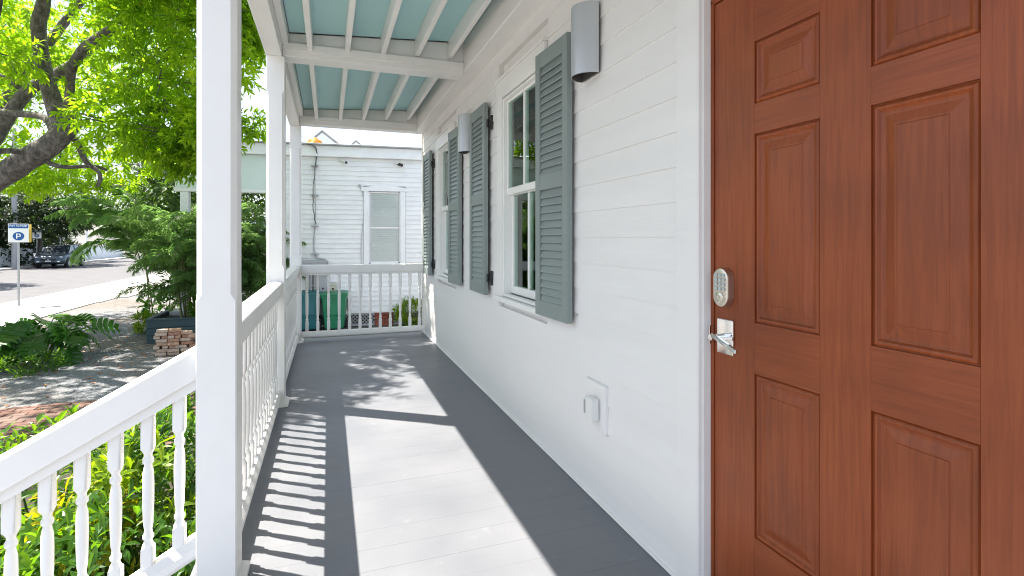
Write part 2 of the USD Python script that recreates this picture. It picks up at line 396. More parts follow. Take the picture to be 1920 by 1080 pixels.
# ------------------------------------------------------------------ the house
XD = 1.213                     # door face
house = thing('house', 'white clapboard house with sage shutters and brown front door', 'house', (1.2, 3, 0))
WIN = [(2.82, 3.48), (2.82 + 2.236, 3.48 + 2.236)]
GZ0, GZ1 = .86, 2.20
CASE_L, CASE_R = .11, .11
holes = [(a - CASE_R, b + .13, GZ0 - .09, GZ1 + .17) for a, b in WIN]
DOOR_Y0, DOOR_Y1 = .483, 1.397
step = .1258; z = 1.980 - 16 * step
while z < 2.62:
    z0, z1 = max(z, .012), min(z + step, 2.64)
    spans = [(1.54, YE)]
    for a, b, c, d in holes:
        if z1 > c + .002 and z0 < d - .002:
            spans = [q for s in spans for q in ((s[0], min(s[1], a)), (max(s[0], b), s[1])) if q[1] - q[0] > .01]
    pieces = []
    for a, b in spans:
        v = np.array([(XW - .0082, a, z0 + .0), (XW - .0082, b, z0), (XW - .0015, a, z1 + .006), (XW - .0015, b, z1 + .006), (XW + .03, a, z0), (XW + .03, b, z0), (XW + .03, a, z1 + .006), (XW + .03, b, z1 + .006)])
        f = np.array([(0, 2, 3, 1), (0, 1, 5, 4), (2, 6, 7, 3), (0, 4, 6, 2), (1, 3, 7, 5), (4, 5, 7, 6)])
        pieces.append((v, np.vstack([f[:, [0, 1, 2]], f[:, [0, 2, 3]]])))
    for q in pieces:
        if z1 > z0 + .01: obj(house, 'clapboard', q, WALLW)
    z += step
# wall core (with window and door openings) and the rest of the building
def wall_core():
    out = []; x0, x1 = XW + .031, XW + .15
    ys = [-1.6, DOOR_Y0 - .06, DOOR_Y1 + .02] + [q for a, b in WIN for q in (a - .02, b + .02)] + [YE - .001]
    for i in range(len(ys) - 1):
        a, b = ys[i], ys[i + 1]
        if i == 1: out.append(box(x0, x1, a, b, 2.06, 3.2, 0))
        elif i in (3, 5): out += [box(x0, x1, a, b, -.9, GZ0 - .03, 0), box(x0, x1, a, b, GZ1 + .03, 3.2, 0)]
        else: out.append(box(x0, x1, a, b, -.9, 3.2, 0))
    return out
obj(house, 'wall', wall_core(), WALLW)
obj(house, 'side_wall', box(XW + .151, 8, YE - .15, YE - .002, -.9, 3.2, 0), WALLW)
obj(house, 'room', [box(2.6, 2.7, -1.6, YE - .2, -.02, 2.7, 0), box(XW + .16, 2.6, -1.6, YE - .2, -.06, -.02, 0), box(XW + .16, 2.6, -1.6, YE - .2, 2.7, 2.75, 0)], ROOM)
obj(house, 'corner_board', box(XW - .022, XW + .03, YE + .001, YE + .02, -.2, 2.63), WALLW)
obj(house, 'skirting_strip', box(XW - .020, XW + .0, 1.545, YE - .003, .002, .011, .002), WHITE)
# soffit box and frieze under the ceiling
obj(house, 'soffit_box', box(1.05, XW + .03, -1.6, YE - .002, 2.59, 2.90, .006), WHITE)
obj(house, 'roof', [bar((-.424, 2.6, 2.86), (4.2, 2.6, 3.55), 8.4, .05, bev=0)], ROOFM)

for wi, (a, b) in enumerate(WIN):
    w = obj(house, 'window', [  # casing
        box(XW - .024, XW + .03, b + .012, b + .12, GZ0 - .05, GZ1 + .02), box(XW - .024, XW + .03, a - .10, a - .012, GZ0 - .05, GZ1 + .02),
        box(XW - .026, XW + .03, a - .105, b + .125, GZ1 + .021, GZ1 + .15), box(XW - .036, XW + .03, a - .11, b + .13, GZ1 + .151, GZ1 + .168),
        box(XW - .045, XW + .03, a - .11, b + .13, GZ0 - .085, GZ0 - .051), box(XW - .020, XW + .03, a - .10, b + .12, GZ0 - .089, GZ0 - .0855)], WHITE)
    zm = 1.55; my = (a + b) / 2
    obj(w, 'jamb', [box(XW - .012, XW + .10, b - .004, b + .0115, GZ0 - .045, GZ1 + .015), box(XW - .012, XW + .10, a - .0115, a + .004, GZ0 - .045, GZ1 + .015), box(XW - .012, XW + .10, a + .005, b - .005, GZ1 + .0, GZ1 + .014), box(XW - .014, XW + .10, a + .005, b - .005, GZ0 - .046, GZ0 - .03)], WHITE)
    def sash(x, z0, z1, rail0, rail1, st):
        return [box(x, x + .03, a + .006, a + st, z0, z1), box(x, x + .03, b - st, b - .006, z0, z1), box(x + .001, x + .029, a + st, b - st, z1 - rail1, z1), box(x + .001, x + .029, a + st, b - st, z0, z0 + rail0), box(x + .004, x + .026, my - .011, my + .011, z0 + rail0, z1 - rail1)]
    obj(w, 'upper_sash', sash(XW + .012, zm - .02, GZ1 - .001, .045, .018, .02), WHITE)
    obj(w, 'lower_sash', sash(XW + .044, GZ0 - .028, zm + .02, .055, .045, .045), WHITE)
    obj(w, 'pane', box(XW + .024, XW + .029, a + .015, b - .015, zm, GZ1 - .01, 0), GLASS)
    obj(w, 'pane', box(XW + .056, XW + .061, a + .04, b - .04, GZ0 + .02, zm, 0), GLASS)
    slats = []
    for k in range(30):
        zz = GZ0 + .01 + k * .0445
        slats.append(bar((XW + .078, a + .05, zz), (XW + .078, b - .05, zz), .003, .042, up=(.28, 0, 1), bev=.001))
    slats += [box(XW + .08, XW + .11, a + .01, a + .05, GZ0 - .02, GZ1), box(XW + .08, XW + .11, b - .05, b - .01, GZ0 - .02, GZ1)]
    obj(w, 'inner_blind', slats, BLIND)


def shutter(y_in, y_out, x_near, x_far, hinge_side):
    """Louvred shutter between y_in (nearer the eye) and y_out; hinge_side +1: hinges on the near edge."""
    W_ = math.hypot(y_out - y_in, x_far - x_near); T_ = .034
    d = np.array([x_far - x_near, y_out - y_in, 0]) / W_; n = np.array([-d[1], d[0], 0])
    Tm = frame((x_near, y_in, .79), d, n, (0, 0, 1))
    Hh = 1.472; st = .056
    mk = lambda *q: move(box(*q, .003), Tm)
    s = obj(house, 'shutter', [mk(0, st, 0, T_, 0, Hh), mk(W_ - st, W_, 0, T_, 0, Hh), mk(st, W_ - st, .001, T_ - .001, 0, .085), mk(st, W_ - st, .001, T_ - .001, .70, .785), mk(st, W_ - st, .001, T_ - .001, Hh - .085, Hh)], SAGE)
    for z0, z1, n_ in ((.085, .70, 15), (.785, Hh - .085, 15)):
        p = (z1 - z0) / n_
        for k in range(n_):
            zc = z0 + (k + .5) * p
            ang = math.radians(70)
            q = box(st, W_ - st, -.0035, .0035, -.028, .028, .0025)
            v = q[0].copy(); yy, zz = v[:, 1].copy(), v[:, 2].copy()
            v[:, 1] = yy * math.sin(ang) - zz * math.cos(ang) + T_ / 2; v[:, 2] = yy * math.cos(ang) + zz * math.sin(ang) + zc
            obj(s, 'slat', move((v, q[1]), Tm), SAGE)
    if hinge_side:
        for zc in (.13, Hh - .16):
            obj(s, 'hinge', [mk(-.035, .012, -.012, -.001, zc - .018, zc + .018), mk(-.05, -.036, -.022, -.004, zc - .055, zc + .055), move(lathe([(.009, -.03), (.009, .03)], 10, (-.008, .006, zc)), Tm)], BLACK)
    else:
        obj(s, 'holdback', [move(lathe([(.004, -.02), (.009, -.012), (.009, 0), (.005, .004)], 10), Tm @ frame((-.016, -.02, .045), (1, 0, 0), (0, 0, -1), (0, 1, 0))), mk(-.018, .0, -.03, -.022, .041, .049)], BRASS)
    return s


shutter(2.36, 2.745, 1.165, 1.150, 0); shutter(3.79, 4.22, 1.155, 1.155, 1)
shutter(4.65, 5.03, 1.165, 1.150, 0); shutter(6.05, 6.49, 1.155, 1.155, 1)

# the front door
door = obj(house, 'door', [box(XD + .012, XD + .045, DOOR_Y0, DOOR_Y1, .02, 1.995, .002)], WOOD_V)
COLS = [(.652, .871), (1.006, 1.227)]; ROWS = [(.315, .811), (.965, 1.535), (1.626, 1.814)]
ys = [DOOR_Y0, .652, .871, 1.006, 1.227, DOOR_Y1 - .002]
for a, b in ((ys[0], ys[1]), (ys[2], ys[3]), (ys[4], ys[5])):
    obj(door, 'stile', box(XD, XD + .0118, a, b, .02, 1.995, .0009), WOOD_V)
zs = [.02, .315, .811, .965, 1.535, 1.626, 1.814, 1.995]
for i in range(0, 8, 2):
    for a, b in COLS:
        obj(door, 'rail', box(XD + .0002, XD + .0118, a, b, zs[i], zs[i + 1], .0008), WOOD_H)
def raised_panel(a, b, z0, z1):
    prof = [(0.0005, .007), (.0022, .0072), (.006, .0030), (.010, .0005), (.014, .0015), (.019, .0075), (.024, .0095), (.030, .0095), (.052, .0045), (.056, .0045), (.0575, .0025), (.060, .002)]
    rings = []
    for d, x in prof:
        rings.append(np.array([(XD + x, a + d, z0 + d), (XD + x, a + d, z1 - d), (XD + x, b - d, z1 - d), (XD + x, b - d, z0 + d)]))
    v = np.vstack(rings); f = []
    for i in range(len(rings) - 1):
        for k in range(4):
            p, q = i * 4 + k, i * 4 + (k + 1) % 4
            f += [(p, q, q + 4), (p, q + 4, p + 4)]
    o = (len(rings) - 1) * 4; f += [(o, o + 1, o + 2), (o, o + 2, o + 3)]
    f = np.array(f)
    n = np.cross(v[f[-1][1]] - v[f[-1][0]], v[f[-1][2]] - v[f[-1][0]])
    return v, (f if n[0] < 0 else f[:, ::-1])
for z0, z1 in ROWS:
    for a, b in COLS: obj(door, 'panel', raised_panel(a, b, z0, z1), WOOD_P)
def stadium(w, h, d, T, n=16, bev=.006):
    r = w / 2; pts = []
    a = np.linspace(0, np.pi, n)
    base = np.r_[np.stack([np.cos(a), np.sin(a) ], 1) * 1.0, np.stack([np.cos(a + np.pi), np.sin(a + np.pi)], 1)]
    off = np.r_[np.full(n, h / 2 - r), np.full(n, -(h / 2 - r))]
    rings = []
    for rr, z in ((r, 0), (r, d - bev), (r - bev * .3, d - bev * .3), (r - bev, d)):
        rings.append(np.stack([base[:, 0] * rr, base[:, 1] * rr + off, np.full(2 * n, z)], 1))
    return move(loft(rings), T)
Tl = frame((XD - .0005, 1.343, 1.062), (0, -1, 0), (0, 0, 1), (-1, 0, 0))
kp = obj(door, 'keypad_lock', [stadium(.068, .125, .026, Tl)], SATIN, smooth=40)
btn = [move(box(-.0065, .0065, -.005, .005, 0, .003, .001), Tl @ frame(((j - 1) * .0165, .040 - i * .0145, .0262), (1, 0, 0), (0, 1, 0), (0, 0, 1))) for i in range(4) for j in range(3)]
obj(door, 'keypad_buttons', btn, BUTTON)
obj(door, 'lock_cylinder', [move(lathe([(.017, 0), (.017, .004), (.012, .006), (.008, .006)], 20), Tl @ frame((0, -.032, .0255), (1, 0, 0), (0, 1, 0), (0, 0, 1))), move(box(-.001, .001, -.005, .005, 0, .001, 0), Tl @ frame((0, -.032, .0315), (1, 0, 0), (0, 1, 0), (0, 0, 1)))], SATIN, smooth=40)
obj(door, 'handle_plate', box(XD - .007, XD - .0004, 1.308, 1.379, .846, .958, .002), CHROME)
obj(door, 'lever_handle', [move(lathe([(.011, 0), (.010, .05)], 14), frame((XD - .007, 1.352, .902), (0, 1, 0), (0, 0, 1), (-1, 0, 0))), bar((XD - .056, 1.345, .912), (XD - .066, 1.228, .880), .011, .013, bev=.002)], CHROME)
df = obj(house, 'door_frame', [box(XD - .004, XD + .05, DOOR_Y1 + .003, DOOR_Y1 + .016, .0, 2.012), box(XD - .004, XD + .05, DOOR_Y0 - .02, DOOR_Y1 + .016, 2.0, 2.055), box(XD - .004, XD + .05, DOOR_Y0 - .055, DOOR_Y0 - .003, 0, 1.999)], WOOD_V)
obj(df, 'threshold', box(XD - .03, XD + .08, DOOR_Y0 - .05, DOOR_Y1 + .002, .001, .018), GALV)
obj(df, 'strike_plate', box(XD - .02, XD + .008, DOOR_Y1 + .0005, DOOR_Y1 + .0028, .87, .93, .001), CHROME)
obj(df, 'jamb', box(XW - .005, XD + .04, DOOR_Y1 + .0165, DOOR_Y1 + .0235, 0, 2.06), WALLW)
obj(house, 'door_casing', [box(XW - .020, XW + .045, DOOR_Y1 + .024, 1.539, .003, 2.64, .004)], WALLW)
obj(house, 'door_head_casing', [box(XW - .019, XW + .045, DOOR_Y0 - .2, DOOR_Y1 + .0235, 2.061, 2.2, .004)], WALLW)

# wall lamps
def wall_lamp(yc, label):
    t = thing('wall_lamp', label, 'wall lamp', (XW, yc, 2.0), group='half round lamps on the porch wall')
    r = .088; n = 24; z0, z1 = 1.980, 2.305; a = np.linspace(-np.pi / 2, np.pi / 2, n)
    oc = XW - .020
    O = np.stack([oc - r * np.cos(a), yc + r * np.sin(a)], 1); I = np.stack([oc - (r - .004) * np.cos(a), yc + (r - .004) * np.sin(a)], 1)
    ring = np.r_[O, I[::-1]]
    m = loft([np.c_[ring, np.full(2 * n, z0)], np.c_[ring, np.full(2 * n, z1)]], cap=False)
    caps = []
    for zz in (z0, z1):
        v = np.c_[np.r_[O, I], np.full(2 * n, zz)]
        caps.append((v, np.array([q for i in range(n - 1) for q in ((i, i + 1, n + i + 1), (i, n + i + 1, n + i))])))
    obj(t, 'shade', [m] + caps, GREY_METAL, smooth=35)
    I2 = np.stack([oc - (r - .006) * np.cos(a), yc + (r - .006) * np.sin(a)], 1); obj(t, 'inner_liner', (np.r_[np.c_[I2, np.full(n, z0 + .001)], np.c_[I2, np.full(n, z1 - .001)]], np.array([q for i in range(n - 1) for q in ((i, i + 1, n + i + 1), (i, n + i + 1, n + i))])), LINER, smooth=35)
    obj(t, 'back_plate', box(oc + .0005, oc + .006, yc - r + .004, yc + r - .004, z0 + .001, z1 - .001, .001), LINER)
    obj(t, 'mounting_block', box(oc + .0065, XW - .001, yc - .05, yc + .05, z0 + .06, z1 - .06), GREY_METAL)
    obj(t, 'lamp_holder', lathe([(.02, 2.13), (.026, 2.135), (.026, 2.19), (.02, 2.195)], 16, (oc - .038, yc, 0)), DARK, smooth=40)
wall_lamp(2.18, 'large near half round grey wall lamp between sage shutter and front door')
wall_lamp(4.435, 'half round grey wall lamp between two sage shutters, farther along the wall')

# outlet with weather cover
t = thing('outdoor_outlet', 'white weatherproof outlet cover on a plate low on the wall', 'outlet', (XW, 2.15, .45))
obj(t, 'plate', box(XW - .019, XW - .0005, 2.035, 2.225, .335, .555, .003), WALLW)
obj(t, 'cover', [box(XW - .062, XW - .0195, 2.085, 2.150, .385, .490, .007)], PLASTIC_W)
obj(t, 'bell_box', [box(XW - .045, XW - .0195, 2.1515, 2.198, .385, .475, .008)], PLASTIC_W)
obj(t, 'grey_window', box(XW - .0470, XW - .0455, 2.165, 2.190, .400, .462, .0005), GALV)

# ------------------------------------------------------------------ porch roof structure
PX0, PX1 = -.420, -.297        # posts
roof = thing('porch_roof', 'open porch ceiling of white joists under teal boards', 'porch roof', (.4, 3, 2.6))
zc = lambda x: 2.752 + .07 * (x + .06)
zj = lambda x: 2.625 + .07 * (x - .0)
obj(roof, 'header_beam', [box(-.424, -.316, -1.6, YE - .02, 2.545, 2.74, .004)], WHITE)
obj(roof, 'ledger', box(-.3155, -.272, -1.6, YE - .02, 2.645, 2.735, .003), WHITE)
CB = [(2.02, 2.15), (4.13, 4.285), (6.50, 6.64)]
for a, b in CB:
    zt = 2.655
    obj(roof, 'cross_beam', [box(-.3155, 1.049, a, b, 2.560, 2.660, .004), box(-.3150, 1.0485, a - .012, a - .0005, 2.60, 2.6592, .003), box(-.3150, 1.0485, b + .0005, b + .008, 2.57, 2.60, .003)], WHITE)
    v, f = box(-.271, 1.049, a + .02, b - .02, 2.661, 2.8, .0); v = v.copy(); v[v[:, 2] > 2.7, 2] = zc(v[v[:, 2] > 2.7, 0]) - .002
    obj(roof, 'blocking', (v, f), WHITE)
bays = [(-1.6, CB[0][0]), (CB[0][1], CB[1][0]), (CB[1][1], CB[2][0]), (CB[2][1], YE - .02)]
for bi, (a, b) in enumerate(bays):
    xs = [-.125, .14, .405, .67, .935]
    for x in xs:
        z0 = zj(x); v, f = box(x - .018, x + .018, a - .011, b + .011, z0, zc(x) + .006, .002)
        obj(roof, 'joist', (v, f), WHITE)
    ex = [-.2715] + xs + [1.0495]
    for i in range(len(ex) - 1):
        v, f = box(ex[i] + .004, ex[i + 1] - .004, a + .002, b - .002, 0, .012, 0); v = v.copy(); v[:, 2] += zc(v[:, 0])
        obj(roof, 'ceiling_board', (v, f), TEAL)
obj(roof, 'fascia', box(-.4265, -.4245, -1.6, YE - .02, 2.60, 2.81, .0005), WHITE)
v, f = box(-.4245, 1.06, -1.6, YE + .0, 0, .03, 0); v = v.copy(); v[:, 2] += zc(v[:, 0]) + .018
obj(roof, 'roof_deck', (v, f), ROOFM)

def post(y0, y1, label, top=2.544):
    t = thing('porch_post', label, 'post', ((PX0 + PX1) / 2, (y0 + y1) / 2, 0), group=None)
    cx, cy, hx, hy = (PX0 + PX1) / 2, (y0 + y1) / 2, (PX1 - PX0) / 2, (y1 - y0) / 2
    rings = []
    for z, c in ((.03, .004), (1.005, .004), (1.03, .018), (2.27, .018), (2.295, .004), (top, .004)):
        p = []
        for sx, sy in ((1, 1), (-1, 1), (-1, -1), (1, -1)):
            q = [(sx * hx, sy * (hy - c)), (sx * (hx - c), sy * hy)]
            p += q if sx * sy > 0 else q[::-1]
        rings.append([(cx + a, cy + b, z) for a, b in p])
    obj(t, 'shaft', loft([np.array(r) for r in rings]), WHITE)
    e = .024
    rr = [[(cx + sx * (hx + q), cy + sy * (hy + q), z) for sx, sy in ((1, 1), (-1, 1), (-1, -1), (1, -1))] for z, q in ((0.0012, e), (.018, e), (.034, .006), (.036, .0008))]
    obj(t, 'plinth', loft([np.array(r) for r in rr]), WHITE)
post(1.995, 2.122, 'nearest large white chamfered porch post beside the stair railing')
post(4.10, 4.235, 'middle white porch post halfway along the side railing')
post(6.535, 6.67, 'farthest white porch post at the corner with the end railing')

# ------------------------------------------------------------------ railings
def square(h, n=16):
    a = np.arange(n) * 2 * np.pi / n + np.pi / 4
    r = h / np.maximum(np.abs(np.cos(a)), np.abs(np.sin(a)))
    return np.stack([r * np.cos(a), r * np.sin(a)], 1)
def circle(r, n=16):
    a = np.arange(n) * 2 * np.pi / n + np.pi / 4
    return r * np.stack([np.cos(a), np.sin(a)], 1)
def baluster(x, y, z0, z1, h=.0175):
    L = z1 - z0; t0, t1 = z0 + .17 * L, z1 - .235 * L
    S = [(z0, square(h)), (t0 - .008, square(h)), (t0, circle(h * 1.02)), (t0 + .010, circle(.013)), (t0 + .018, circle(.012)), (t0 + .024, circle(.0165)), (t0 + .034, circle(.0165)), (t0 + .040, circle(.0125)), (t0 + .055, circle(.0115))]
    T = t1 - t0
    S += [(t0 + .22 * T, circle(.0145)), (t0 + .45 * T, circle(.0168)), (t0 + .62 * T, circle(.0172)), (t1 - .075, circle(.016)), (t1 - .055, circle(.012)), (t1 - .048, circle(.0115)), (t1 - .042, circle(.0165)), (t1 - .030, circle(.0165)), (t1 - .022, circle(.012)), (t1 - .014, circle(.012)), (t1 - .002, circle(h * 1.02)), (t1 + .006, square(h)), (z1, square(h))]
    return loft([np.c_[p + np.array([x, y]), np.full(len(p), z)] for z, p in S])
def rail_profile(w, h):
    """Handrail section, wider at the crown, with a moulded lower edge (across, up)."""
    q = [(w * .40, 0), (w * .41, h * .10), (w * .49, h * .80), (w * .50, h * .86), (w * .47, h * .91), (w * .40, h * .94), (w * .12, h)]
    return [(-a, b) for a, b in q[:1]] + q + [(-a, b) for a, b in q[:0:-1]]
def run(profile, a, b, slope_up=None):
    a, b = np.array(a, float), np.array(b, float); d = (b - a); d[2] = 0; d /= np.linalg.norm(d); x = np.array([d[1], -d[0], 0])
    R = [np.array([p + x * u + np.array([0, 0, 1]) * w for u, w in profile]) for p in (a, b)]
    return loft(R)
RX = -.358
def railing(label, a, b, n, group=None, ztop=.91):
    t = thing('porch_railing', label, 'railing', ((a[0] + b[0]) / 2, (a[1] + b[1]) / 2, 0))
    a, b = np.array(a + (0,), float), np.array(b + (0,), float); d = b - a
    U = np.array([0, 0, 1.])
    obj(t, 'top_rail', run(rail_profile(.092, .096), a + U * (ztop - .096), b + U * (ztop - .096)), WHITE, smooth=18)
    obj(t, 'sub_rail', run([(-.026, 0), (.026, 0), (.026, .026), (-.026, .026)], a + U * (ztop - .1225), b + U * (ztop - .1225)), WHITE)
    obj(t, 'bottom_rail', run([(-.035, 0), (.035, 0), (.040, .012), (.040, .034), (.026, .060), (-.026, .060), (-.040, .034), (-.040, .012)], a + U * .055, b + U * .055), WHITE)
    for k in range(n):
        p = a + d * (k + .5) / n
        obj(t, 'baluster', baluster(p[0], p[1], .1145, ztop - .122), WHITE, smooth=40)
    return t
railing('white side railing between the nearest and the middle porch post', (RX, 2.123), (RX, 4.099), 16)
railing('white side railing between the middle and the far corner post', (RX, 4.236), (RX, 6.534), 19)
railing('short white railing across the far end of the porch', (-.296, 6.60), (1.158, 6.60), 12)
# stair railing: falls away to the yard
t = thing('stair_railing', 'sloping white stair railing with turned balusters beside the shrubs', 'railing', (-1.2, 2.06, -.2))
SL = .573; YS = 2.06; zt = lambda x: .855 + SL * (x + .42)          # crown of the handrail
xa, xb = -.4205, -1.70
def slope(prof, top): return run([(u, w / math.cos(math.atan(SL)) if False else w * 1.15) for u, w in prof], (xb, YS, zt(xb) - top), (xa, YS, zt(xa) - top))
obj(t, 'top_rail', slope(rail_profile(.092, .098), .113), WHITE, smooth=18)
obj(t, 'sub_rail', slope([(-.026, 0), (.026, 0), (.026, .032), (-.026, .032)], .150), WHITE)
obj(t, 'bottom_rail', slope([(-.035, 0), (.035, 0), (.040, .012), (.040, .034), (.026, .060), (-.026, .060), (-.040, .034), (-.040, .012)], .725), WHITE)
for k in range(13):
    x = -.481 - k * .0915
    obj(t, 'baluster', baluster(x, YS, zt(x) - .675, zt(x) - .135), WHITE, smooth=40)
nx = -1.76
rings = [[(nx + sx * h, YS + sy * h, z) for sx, sy in ((1, 1), (-1, 1), (-1, -1), (1, -1))] for z, h in ((ZG, .06), (.22, .06), (.225, .08), (.25, .08), (.28, .02))]
obj(t, 'newel_post', loft([np.array(r) for r in rings]), WHITE)
# ------------------------------------------------------------------ the neighbour's house beyond the porch
NGLASS = mat('thin_clear_glass', {'f': ('fresnel', {'IOR': 1.45}), 't': ('transparent_bsdf', {'color': (.97, .99, .985)}), 'g': ('glossy_bsdf', {'roughness': .02}), 'm': ('mix_closure', {})}, [('f.fac', 'm.fac'), ('t.BSDF', 'm.closure1'), ('g.BSDF', 'm.closure2')], 'm.closure')
NA = math.radians(-5.5)
NO = np.array([-.9, 13.05, ZG]); NU = np.array([math.cos(NA), math.sin(NA), 0]); NN = np.array([-math.sin(NA), math.cos(NA), 0])
NT = frame(NO, NU, NN, (0, 0, 1))
def nb(px, py):
    r = ray(px, py); k = np.dot(NO - CAM, NN) / np.dot(r, NN); q = CAM + r * k - NO
    return float(np.dot(q, NU)), float(q[2])
def nbox(u0, u1, z0, z1, d0, d1, b=.004): return move(box(u0, u1, d0, d1, z0, z1, b), NT)
nh = thing('neighbour_house', 'low white clapboard house with blinds in its window, beyond the end railing', 'house', NO, 0)
uL, _ = nb(512, 400); uR = uL + 7.5
zTop = nb(680, 277)[1]; zFas = nb(680, 297)[1]; zBase = nb(680, 582)[1]
wu0, wu1 = nb(692, 430)[0], nb(750, 430)[0]; wz0, wz1 = nb(720, 490)[1], nb(720, 363)[1]
z = zBase; k = 0
while z < zFas - .01:
    z1 = min(z + .115, zFas)
    spans = [(uL, uR)]
    if z1 > wz0 - .12 and z < wz1 + .16: spans = [(uL, wu0 - .13), (wu1 + .13, uR)]
    for a, b in spans:
        v = np.array([(a, -.018, z), (b, -.018, z), (a, -.003, z1 + .004), (b, -.003, z1 + .004), (a, .04, z), (b, .04, z), (a, .04, z1 + .004), (b, .04, z1 + .004)])
        f = np.array([(0, 1, 3, 2), (0, 4, 5, 1), (2, 3, 7, 6), (0, 2, 6, 4), (1, 5, 7, 3), (4, 6, 7, 5)])
        obj(nh, 'clapboard', move((v, np.vstack([f[:, [0, 1, 2]], f[:, [0, 2, 3]]])), NT), NEIGH)
    z = z1
obj(nh, 'wall', [nbox(uL, wu0 - .05, .6, zTop - .01, .041, .2, 0), nbox(wu1 + .05, uR, .6, zTop - .01, .041, .2, 0), nbox(wu0 - .05, wu1 + .05, .6, wz0 - .05, .041, .2, 0), nbox(wu0 - .05, wu1 + .05, wz1 + .05, zTop - .01, .041, .2, 0), nbox(uR, uR + .15, 0, zTop - .01, .02, 7, 0), nbox(uL, uL + .12, .6, zTop - .01, .21, 7, 0), nbox(uL, uR, .6, zTop - .01, 6.9, 7, 0)], NEIGH)
obj(nh, 'dark_room', nbox(wu0 - .3, wu1 + .3, wz0 - .3, wz1 + .3, .6, .62, 0), DARK)
uF = nb(340, 300)[0] - .25
obj(nh, 'fascia', nbox(uF, uR, zFas, zTop, -.10, -.02, .01), NEIGH)
obj(nh, 'crown_moulding', nbox(uF - .03, uR, zTop + .001, zTop + .045, -.16, .0, .01), GALV)
obj(nh, 'roof', [nbox(uF - .02, uR, zTop + .0, zTop + .03, .01, 7.2, .0)], ROOFM)
obj(nh, 'water_table', nbox(uL, uR, zBase - .06, zBase - .001, -.035, .03), NEIGH)
w = obj(nh, 'window', [nbox(wu0 - .125, wu0 - .002, wz0 - .08, wz1 + .05, -.035, .06), nbox(wu1 + .002, wu1 + .125, wz0 - .08, wz1 + .05, -.035, .06), nbox(wu0 - .19, wu1 + .19, wz0 - .13, wz0 - .081, -.06, .06)], NEIGH)
hp = [(wu0 - .18, wz1 + .051), (wu1 + .18, wz1 + .051)] + [(wu1 + .18 - (wu1 - wu0 + .36) * t, wz1 + .13 + .07 * math.sin(math.pi * t)) for t in np.linspace(0, 1, 13)]
obj(w, 'head_casing', extrude(Polygon(hp), NT @ frame((0, .02, 0), (1, 0, 0), (0, 0, 1), (0, -1, 0)), .06), NEIGH)
wm = nb(720, 427)[1]
obj(w, 'sash', [nbox(wu0, wu0 + .035, wz0 - .03, wz1 + .04, .0, .03), nbox(wu1 - .035, wu1, wz0 - .03, wz1 + .04, .0, .03), nbox(wu0 + .036, wu1 - .036, wm - .022, wm + .022, -.004, .03), nbox(wu0 + .036, wu1 - .036, wz1, wz1 + .04, .001, .029), nbox(wu0 + .036, wu1 - .036, wz0 - .07, wz0, .001, .029)], NEIGH)
obj(w, 'pane', nbox(wu0 + .03, wu1 - .03, wm, wz1 + .01, .012, .016, 0), NGLASS)
obj(w, 'pane', nbox(wu0 + .03, wu1 - .03, wz0 - .01, wm, .020, .024, 0), NGLASS)
sl = []
for k in range(36):
    zz = wz0 - .02 + k * (wz1 - wz0 + .04) / 36
    sl.append(move(bar((wu0 + .04, .036, zz), (wu1 - .04, .036, zz), .003, .046, up=(0, .14, 1), bev=.001), NT))
BL2 = paint('neighbour_blind_slat', (.88, .90, .90), .5, .02)
obj(w, 'blind', sl, BL2)
# lattice, pier and foundation
zl0, zl1 = .02, zBase - .061
LATT = paint('lattice_paint', (.36, .37, .38), .6, .1)
def lattice(u0, u1):
    out = [nbox(u0, u1, zl1 - .04, zl1, -.012, .006), nbox(u0, u1, zl0, zl0 + .04, -.012, .006)]
    clip = sbox(u0, zl0 + .04, u1, zl1 - .04)
    for s in (1, -1):
        for q in np.arange(u0 - 1, u1 + 1, .085):
            a = Polygon([(q, zl0), (q + .022, zl0), (q + .022 + s * (zl1 - zl0), zl1), (q + s * (zl1 - zl0), zl1)]).intersection(clip)
            if a.geom_type == 'Polygon' and a.area > 1e-5:
                out.append(extrude(a, NT @ frame((0, .004 if s > 0 else -.002, 0), (1, 0, 0), (0, 0, 1), (0, -1, 0)), .005))
    return out
pr = nb(703, 600)[0], nb(737, 600)[0]
obj(nh, 'lattice', lattice(nb(600, 600)[0], pr[0] - .005), LATT)
obj(nh, 'lattice', lattice(pr[1] + .005, pr[1] + 1.4), LATT)
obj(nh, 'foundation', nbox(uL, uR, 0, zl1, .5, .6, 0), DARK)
nrow = max(4, int(round((zl1 - 0) / .075)))
pier = obj(nh, 'pier', nbox(pr[0] + .01, pr[1] - .01, -.05, zl1 - .002, .0, .3, 0), SOIL)
for i in range(nrow):
    a, b = pr; h = zl1 / nrow; cut = [a, a + (b - a) * (.5 if i % 2 else .33), a + (b - a) * (.5 if i % 2 else .75), b]
    cut = sorted(set(cut))
    for p, q in zip(cut[:-1], cut[1:]): obj(pier, 'brick', nbox(p + .004, q - .004, i * h + .005, (i + 1) * h - .004, -.03, .1, .005), REDBRICK)
# its side porch: frieze, corner post, floor
u1 = nb(338, 330)[0]; u2 = nb(354, 330)[0]; zf0 = nb(480, 360)[1]
obj(nh, 'porch_frieze', nbox(u1 - .1, uL - .01, zf0 + .06, zFas - .002, -.01, .12), paint('pale_frieze', (.60, .68, .66), .6, .05))
obj(nh, 'porch_beam', nbox(u1 - .12, uL - .01, zf0 - .02, zf0 + .059, -.03, .14), NEIGH)
obj(nh, 'porch_post', nbox(u1, u2, .5, zf0 - .021, -.02, .14), NEIGH)
obj(nh, 'porch_post', nbox(uL - .16, uL - .02, .5, zf0 - .021, -.02, .14), NEIGH)
obj(nh, 'porch_floor', nbox(u1 - .2, uL - .005, .4, .5, -.05, 6.8), GALV)
